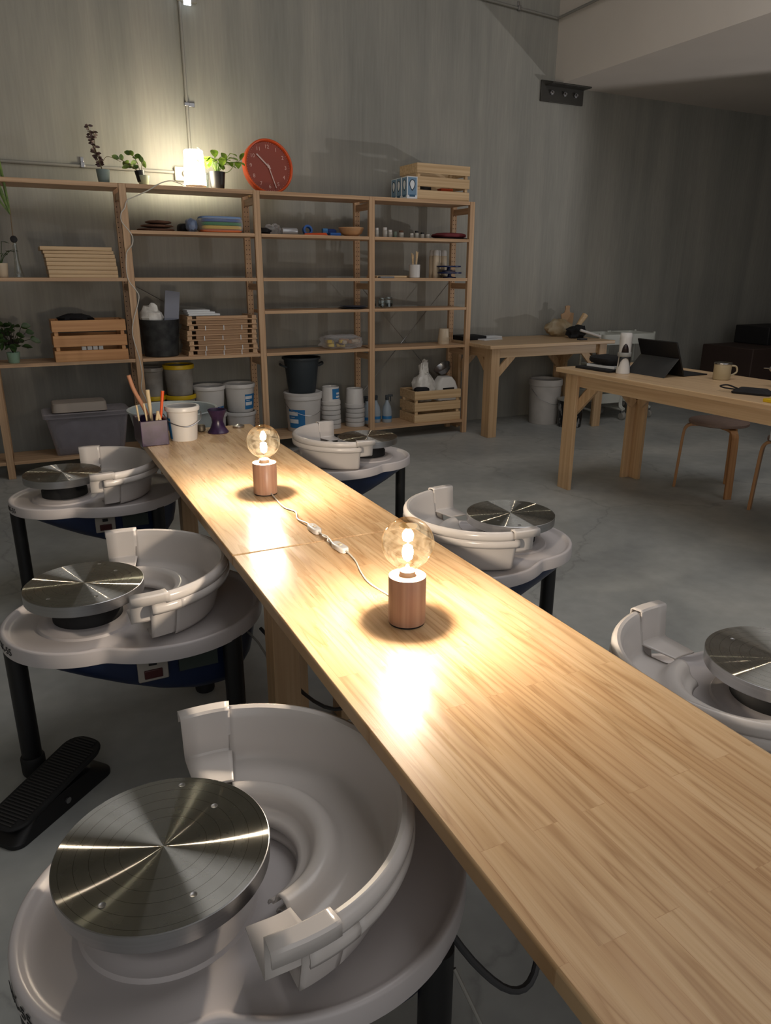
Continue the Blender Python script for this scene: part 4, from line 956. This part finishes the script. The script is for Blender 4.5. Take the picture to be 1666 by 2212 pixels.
tag(obj('clay_vase', MB().lathe([(.046, 0), (.047, .004), (.034, .022), (.025, .048), (.027, .066), (.036, .088), (.043, .104), (.040, .106), (.034, .094), (.022, .065), (.01, .05)], seg=48), M_purple, loc=(.755, 3.24, .619)), 'purple hourglass-shaped vase at the far table end', 'vase')
tag(obj('jar_lid', MB().lathe([(.026, 0), (.027, .002), (.027, .01), (.02, .012), (.01, .016), (.001, .017)], seg=32), M_steel, loc=(.868, 3.31, .619)), 'small silvery jar lid at the far right of the table end', 'lid')
tag(obj('metal_tin', MB().lathe([(.012, 0), (.019, .006), (.019, .026), (.014, .032)], seg=24), mat('tarnished', (96, 88, 76), .5, .6), loc=(.69, 3.29, .619)), 'small dark metal tin between the white bucket and the purple vase', 'tin')
# basin and stool behind table end
def bent_stool(label, loc, rz, seat_m, ht=.45, name='bentwood_stool'):
    t = thing(name, label, 'stool', loc, rz, 'bentwood stools')
    obj('seat', MB().lathe([(.168, ht-.022), (.175, ht-.018), (.175, ht-.004), (.170, ht)], seg=48), seat_m, t)
    for k in range(3):
        a = k*2*PI/3; ca, sa = math.cos(a), math.sin(a)
        P = [(ca*r, sa*r, z) for r, z in ((.06, ht-.034), (.13, ht-.034), (.165, ht-.040), (.186, ht-.06), (.194, ht-.095), (.20, .25), (.21, 0.0))]
        w, th = .022, .0085
        mb = MB().tube(P, .01, 8, 5, sec=[(w, -th), (w, th), (-w, th), (-w, -th)], up=(-sa, ca, 0))
        mb.v = [(x, y, max(z, 0)) for x, y, z in mb.v]
        obj('leg', mb, M_birch, t, bevel=.002)
    return t
bent_stool('bentwood stool hidden behind the far table end under the white basin', (.66, 3.80, 0), R(100), M_seat)
t = thing('basin', 'large white oval basin standing just beyond the far table end', 'basin', (.66, 3.80, .45))
obj('basin', MB().lathe([(.16, 0), (.175, .01), (.214, .185), (.226, .190), (.225, .197), (.212, .194), (.17, .02), (.001, .016)], seg=64, cap1=False), mat('basin_white', (176, 184, 184), .35), t)

# ------------------------------------------------------------------ workbench tables on the right
def bench(name, label, x0, x1, y0, y1, h, loc=None):
    cx, cy = (x0+x1)/2, (y0+y1)/2; t = thing(name, label, 'table', (cx, cy, 0)); hx, hy = (x1-x0)/2, (y1-y0)/2
    obj('tabletop', MB().bx(-hx, hx, -hy, hy, h-.028, h), M_tuby if hy > hx else M_tubx, t, bevel=.004)
    ix, iy = hx-.07, hy-.07
    for s in (-1, 1):
        obj('apron', MB().bx(-ix+.02, ix-.02, s*iy-.011-s*.011, s*iy+.011-s*.011, h-.108, h-.028), M_tubx, t, bevel=.002)
        obj('apron', MB().bx(s*ix-.011-s*.011, s*ix+.011-s*.011, -iy+.02, iy-.02, h-.108, h-.028), M_tuby, t, bevel=.002)
    for sx in (-1, 1):
        for sy in (-1, 1):
            X, Y = sx*(ix+.0), sy*(iy+.0); a = .082; th = .024
            L = MB().box((X-sx*a/2+sx*.024, Y+sy*.012, (h-.028)/2), (a, th, h-.028)).box((X+sx*.012, Y-sy*a/2, (h-.028)/2), (th, a, h-.028))
            obj('leg', L, M_tubz, t, bevel=.002)
            # diagonal braces
            q = .13
            for ax in (0, 1):
                if ax == 0: p0 = Vector((X-sx*.06, Y-sy*.012, h-.028-.08-q)); p1 = Vector((X-sx*(.06+q), Y-sy*.012, h-.108)); up = (0, 1, 0)
                else: p0 = Vector((X-sx*.012, Y-sy*.06, h-.028-.08-q)); p1 = Vector((X-sx*.012, Y-sy*(.06+q), h-.108)); up = (1, 0, 0)
                d = (p1-p0).normalized(); p0 = p0-d*.03; p1 = p1+d*.04
                obj('brace', MB().tube([p0, p1], .01, 4, 1, sec=[(.011, -.03), (.011, .03), (-.011, .03), (-.011, -.03)], up=up), M_tubz, t, bevel=.002)
    return t
bench('workbench', 'pine workbench against the concrete wall right of the shelves', 3.36, 4.66, 4.92, 5.62, .76)
bench('workbench', 'pine workbench at the right with tablet, mug and bottle on it', 2.957, 3.66, 1.75, 3.61, .76)
H = .76
# on back bench
t = thing('clay_bag', 'lumpy bag of tan clay lying on the back workbench', 'bag', (4.47, 5.47, H))
obj('bag', MB().blob((0, 0, .075), (.135, .08, .078), .3, 2.4, 71), mat('tan_clay', (148, 128, 96), .5, rgb2=(178, 166, 142), scale=(10, 10, 10), bump=.3), t)
t = thing('cardboard_figure', 'upright tan cardboard cut piece standing behind the clay bag', 'cardboard', (4.62, 5.54, H))
obj('sheet', MB().prism([(-.05, 0), (.05, 0), (.075, .13), (.075, .20), (.03, .205), (.022, .235), (.028, .262), (.0, .27), (-.026, .262), (-.02, .235), (-.03, .205), (-.07, .19), (-.055, .11)], -.006, .006, M=Matrix.Rotation(PI/2, 4, 'X')), mat('cardboard', (176, 142, 108), .7, var=.08), t, bevel=.001)
tag(obj('paper_roll', MB().rod((-.02, 0, 0), (.11, 0, .165), .015, 12, .03), M_crate, loc=(4.66, 5.46, H+.02)), 'pale paper cone leaning right of the cardboard piece', 'paper')
for i, (a, b) in enumerate((('black_cloth', 'crumpled black cloth at the right end of the back workbench'),)):
    tag(obj(a, MB().blob((0, 0, .05), (.09, .07, .055), .6, 2.4, 77), M_dark, loc=(4.50, 5.24, H)), b, 'cloth')
tag(obj('white_tube', MB().rod((0, 0, .075), (.20, -.04, .018), .012, 14), M_wtub, loc=(4.46, 5.15, H)), 'white tube lying over the black cloth on the back workbench', 'tube')
boxthing('dark_box', 'small dark box at the front right of the back workbench', 'box', (4.40, 5.05, H), (.075, .05, .016), M_cordg)
boxthing('paper_sheets', 'white papers at the left of the back workbench', 'paper', (3.66, 5.42, H), (.22, .16, .012), M_labelw, .2)
boxthing('black_folder', 'black folder at the left end of the back workbench', 'folder', (3.52, 5.50, H), (.24, .20, .035), M_dark)
boxthing('notebook', 'white notebook behind the white papers on the back workbench', 'notebook', (3.78, 5.54, H), (.16, .12, .02), M_labelw)
# under back bench
bucket('large white plastic bucket with wire handle on the floor under the back workbench', (4.255, 5.32, 0), .13, .145, .40, mat('used_white', (184, 180, 176), .5, var=.08, scale=(9, 9, 9)), handle=True)
t = thing('paint_tub', 'paint-spattered black tub on the floor beside the large white bucket', 'tub', (4.36, 5.08, 0))
obj('tub', MB().lathe([(.10, 0), (.103, .005), (.112, .24), (.108, .24), (.1, .22)], seg=40), mat('spattered_black', (16, 16, 20), .4, rgb2=(150, 150, 150), scale=(34, 34, 16)), t)
for e in MATS['spattered_black'].node_tree.nodes:
    if e.type == 'VALTORGB': e.color_ramp.elements[0].position = .55; e.color_ramp.elements[1].position = .62
obj('rim', MB().lathe([(.112, .235), (.119, .238), (.119, .25), (.108, .252), (.001, .246)], seg=40, cap0=False, cap1=False), mat('used_white2', (150, 148, 142), .5), t)
# carts
def cart(label, loc, rz=0, w=.40, d=.30):
    t = thing('trolley', label, 'trolley', loc, rz, 'white wheeled trolleys')
    for z in (.70, .42, .17):
        obj('shelf_tray', MB().loft([rrect(w/2-.01, d/2-.01, .03, z), rrect(w/2, d/2, .03, z+.09), rrect(w/2-.003, d/2-.003, .03, z+.09), rrect(w/2-.013, d/2-.013, .03, z+.004)]), M_frame, t)
    for sx in (-1, 1):
        x = sx*(w/2+.012)
        obj('frame_tube', MB().tube([(x, -d/2+.05, .80), (x, -d/2+.05, .35), (x, -d/2+.05, .16), (x, -d/2+.035, .115), (x, -d/2+.0, .10), (x, -.02, .10), (x, d/2, .10), (x, d/2-.035, .115), (x, d/2-.05, .16), (x, d/2-.05, .35), (x, d/2-.05, .80)], .011, 10, 3), M_frame, t)
        for sy in (-1, 1):
            y = sy*(d/2-.02)
            c = obj('caster', MB().lathe([(.02, -.011), (.034, -.010), (.036, 0), (.034, .010), (.02, .011)], (0, 0, 0), 24, M=Matrix.Translation((x+.012, y, .036)) @ Matrix.Rotation(PI/2, 4, 'Y')), mat('caster_grey', (150, 148, 142), .4), t)
            obj('fork', MB().box((x+.012, y, .078), (.028, .02, .03)), M_steel, c, bevel=.003)
    return t
cart('white wheeled trolley with three trays, right one, beyond the workbench', (5.185, 5.27, 0), R(-4), .28, .36)
cart('white wheeled trolley with three trays, left one, half behind the back workbench', (4.85, 5.27, 0), R(-4), .27, .36)
bucket('white bucket on the bottom tray of the right trolley', (5.185, 5.27, .18), .075, .085, .18, M_wtub)
# dark cabinets at far right
boxthing('dark_box', 'large dark brown carton in the far right corner shadows', 'carton', (7.05, 5.1, 0), (1.5, .6, .63), mat('dark_brown', (58, 42, 36), .7), 0, .01)
boxthing('dark_box', 'black case standing on the large dark brown carton', 'case', (7.35, 5.2, .63), (1.2, .4, .18), mat('soot', (26, 24, 26), .7), 0, .01)

# --- on right workbench
boxthing('black_sleeve', 'black laptop sleeve lowest in the small pile on the right workbench', 'sleeve', (3.16, 3.40, H), (.22, .28, .014), M_dark, .05)
boxthing('notebook', 'white notebook between the black sleeve and the black pouch', 'notebook', (3.175, 3.39, H+.0145), (.15, .21, .016), M_labelw, .12)
tag(obj('black_pouch', MB().blob((0, 0, .026), (.085, .115, .028), .15, 3, 81, sq=3), M_dark, loc=(3.175, 3.40, H+.031)), 'puffy black pouch on top of the white notebook', 'pouch')
t = thing('drink_bottle', 'white bottle with dark arched print and grey band on the right workbench', 'bottle', (3.115, 3.205, H))
obj('body', MB().lathe([(.036, 0), (.039, .004), (.035, .05), (.031, .09), (.033, .11), (.034, .2), (.033, .226), (.03, .23)], seg=40), M_wtub, t)
def arch(a0, a1, z0, z1, inv, rr=.0352):
    vs = []; n = 10
    for i in range(n+1):
        u = i/n; a = R(a0+(a1-a0)*u); q = math.sin(PI*u)**.6
        if inv: lo_, hi_ = z0+(z1-z0)*q*.9, z1
        else: lo_, hi_ = z0, z0+(z1-z0)*q
        for z in (lo_, hi_): vs.append((rr*math.cos(a), rr*math.sin(a), z))
    return MB().add(vs, [(2*i, 2*i+2, 2*i+3, 2*i+1) for i in range(n)])
obj('print', arch(-165, -95, .122, .172, False), mat('print_brown', (44, 34, 34), .4), t, solid=.0006)
obj('print', arch(-180, -60, .04, .098, True, .0372), M_black, t, solid=.0006)
obj('band', MB().lathe([(.037, .098), (.0385, .1), (.0385, .12), (.037, .122)], seg=40), mat('band_grey', (150, 150, 146), .4), t)
t = thing('tablet', 'black tablet on a kickstand cover with keyboard, on the right workbench', 'tablet computer', (3.30, 3.10, H))
Tt = Matrix.Translation((.03, 0, .008)) @ Matrix.Rotation(R(-24), 4, 'Y')
obj('screen_body', MB().box((0, 0, .1), (.009, .295, .205), Tt), mat('tablet_black', (14, 14, 18), .45), t, bevel=.003)
mb = MB(); p = Tt @ Vector((-.006, 0, .105))
mb.loft([[(p.x, -.145, p.z), (p.x, .145, p.z), (p.x-.004, .145, p.z), (p.x-.004, -.145, p.z)], [(-.118, -.145, .0), (-.118, .145, .0), (-.122, .145, .0), (-.122, -.145, .0)]])
obj('kickstand', mb, mat('kickstand_grey', (48, 48, 48), .6), t, bevel=.001)
obj('keyboard', MB().box((.125, 0, .004), (.19, .29, .006)), mat('tablet_black2', (18, 18, 22), .6), t, bevel=.002)
t = thing('mug', 'cream mug with metal rim on the right workbench', 'mug', (3.435, 2.79, H))
obj('cup', MB().lathe([(.040, 0), (.045, .006), (.045, .085), (.041, .085), (.039, .008)], seg=40), mat('mug_cream', (178, 164, 134), .4), t)
obj('rim', MB().lathe([(.0455, .083), (.0465, .086), (.0455, .092), (.040, .092), (.0405, .083)], seg=40, cap0=False, cap1=False), M_steel, t)
obj('handle', MB().tube([(.04, -.02, .075), (.066, -.032, .07), (.07, -.035, .04), (.04, -.02, .02)], .005, 8, 5), mat('mug_cream', (0, 0, 0)), t)
t = thing('wallet', 'black folded pouch with wrist strap on the right workbench', 'pouch', (3.15, 2.37, H), R(-65))
obj('pouch', MB().loft([rrect(.085, .045, .015, 0), rrect(.088, .048, .015, .010), rrect(.06, .04, .015, .026)]), M_dark, t)
obj('strap', MB().tube([(-.07, 0, .02), (-.12, .02, .03), (-.15, 0, .025), (-.12, -.02, .02), (-.07, 0, .015)], .004, 6, 4), M_dark, t)
t = thing('power_drill', 'cordless drill standing on the right workbench at the frame edge', 'drill', (3.475, 2.43, H), R(-72))
M_teal = mat('drill_navy', (30, 44, 64), .4)
Q = Matrix.Translation((0, 0, .09)) @ Matrix.Rotation(-PI/2, 4, 'Y')
obj('motor_body', MB().lathe([(.020, -.10), (.028, -.095), (.030, -.02), (.024, .02), (.02, .04)], seg=24, M=Q), M_teal, t)
obj('chuck', MB().lathe([(.019, .04), (.021, .045), (.021, .065), (.013, .085), (.008, .09)], seg=24, M=Q), M_steel, t)
obj('bit', MB().lathe([(.003, .09), (.003, .115), (.0015, .12)], seg=8, M=Q), M_steel, t)
obj('handle', MB().loft([rrect(.022, .016, .01, .03), rrect(.02, .015, .01, .08)]), M_teal, t)
obj('battery', MB().box((-.004, 0, .0175), (.095, .06, .035)), M_black, t, bevel=.006)
boxthing('yellow_tape', 'small yellow measuring tape at the right frame edge of the workbench', 'tape', (3.02, 2.17, H), (.05, .05, .016), M_yel)
# stools at right
bent_stool('bentwood stool with grey seat under the right workbench', (3.83, 3.08, 0), R(130), M_seat)
bent_stool('bentwood stool cut off by the right frame edge, white box on its seat', (3.80, 2.50, 0), R(115), M_seat)
boxthing('white_carton', 'white box on the seat of the stool at the right frame edge', 'box', (3.70, 2.46, .45), (.2, .2, .075), M_labelw)
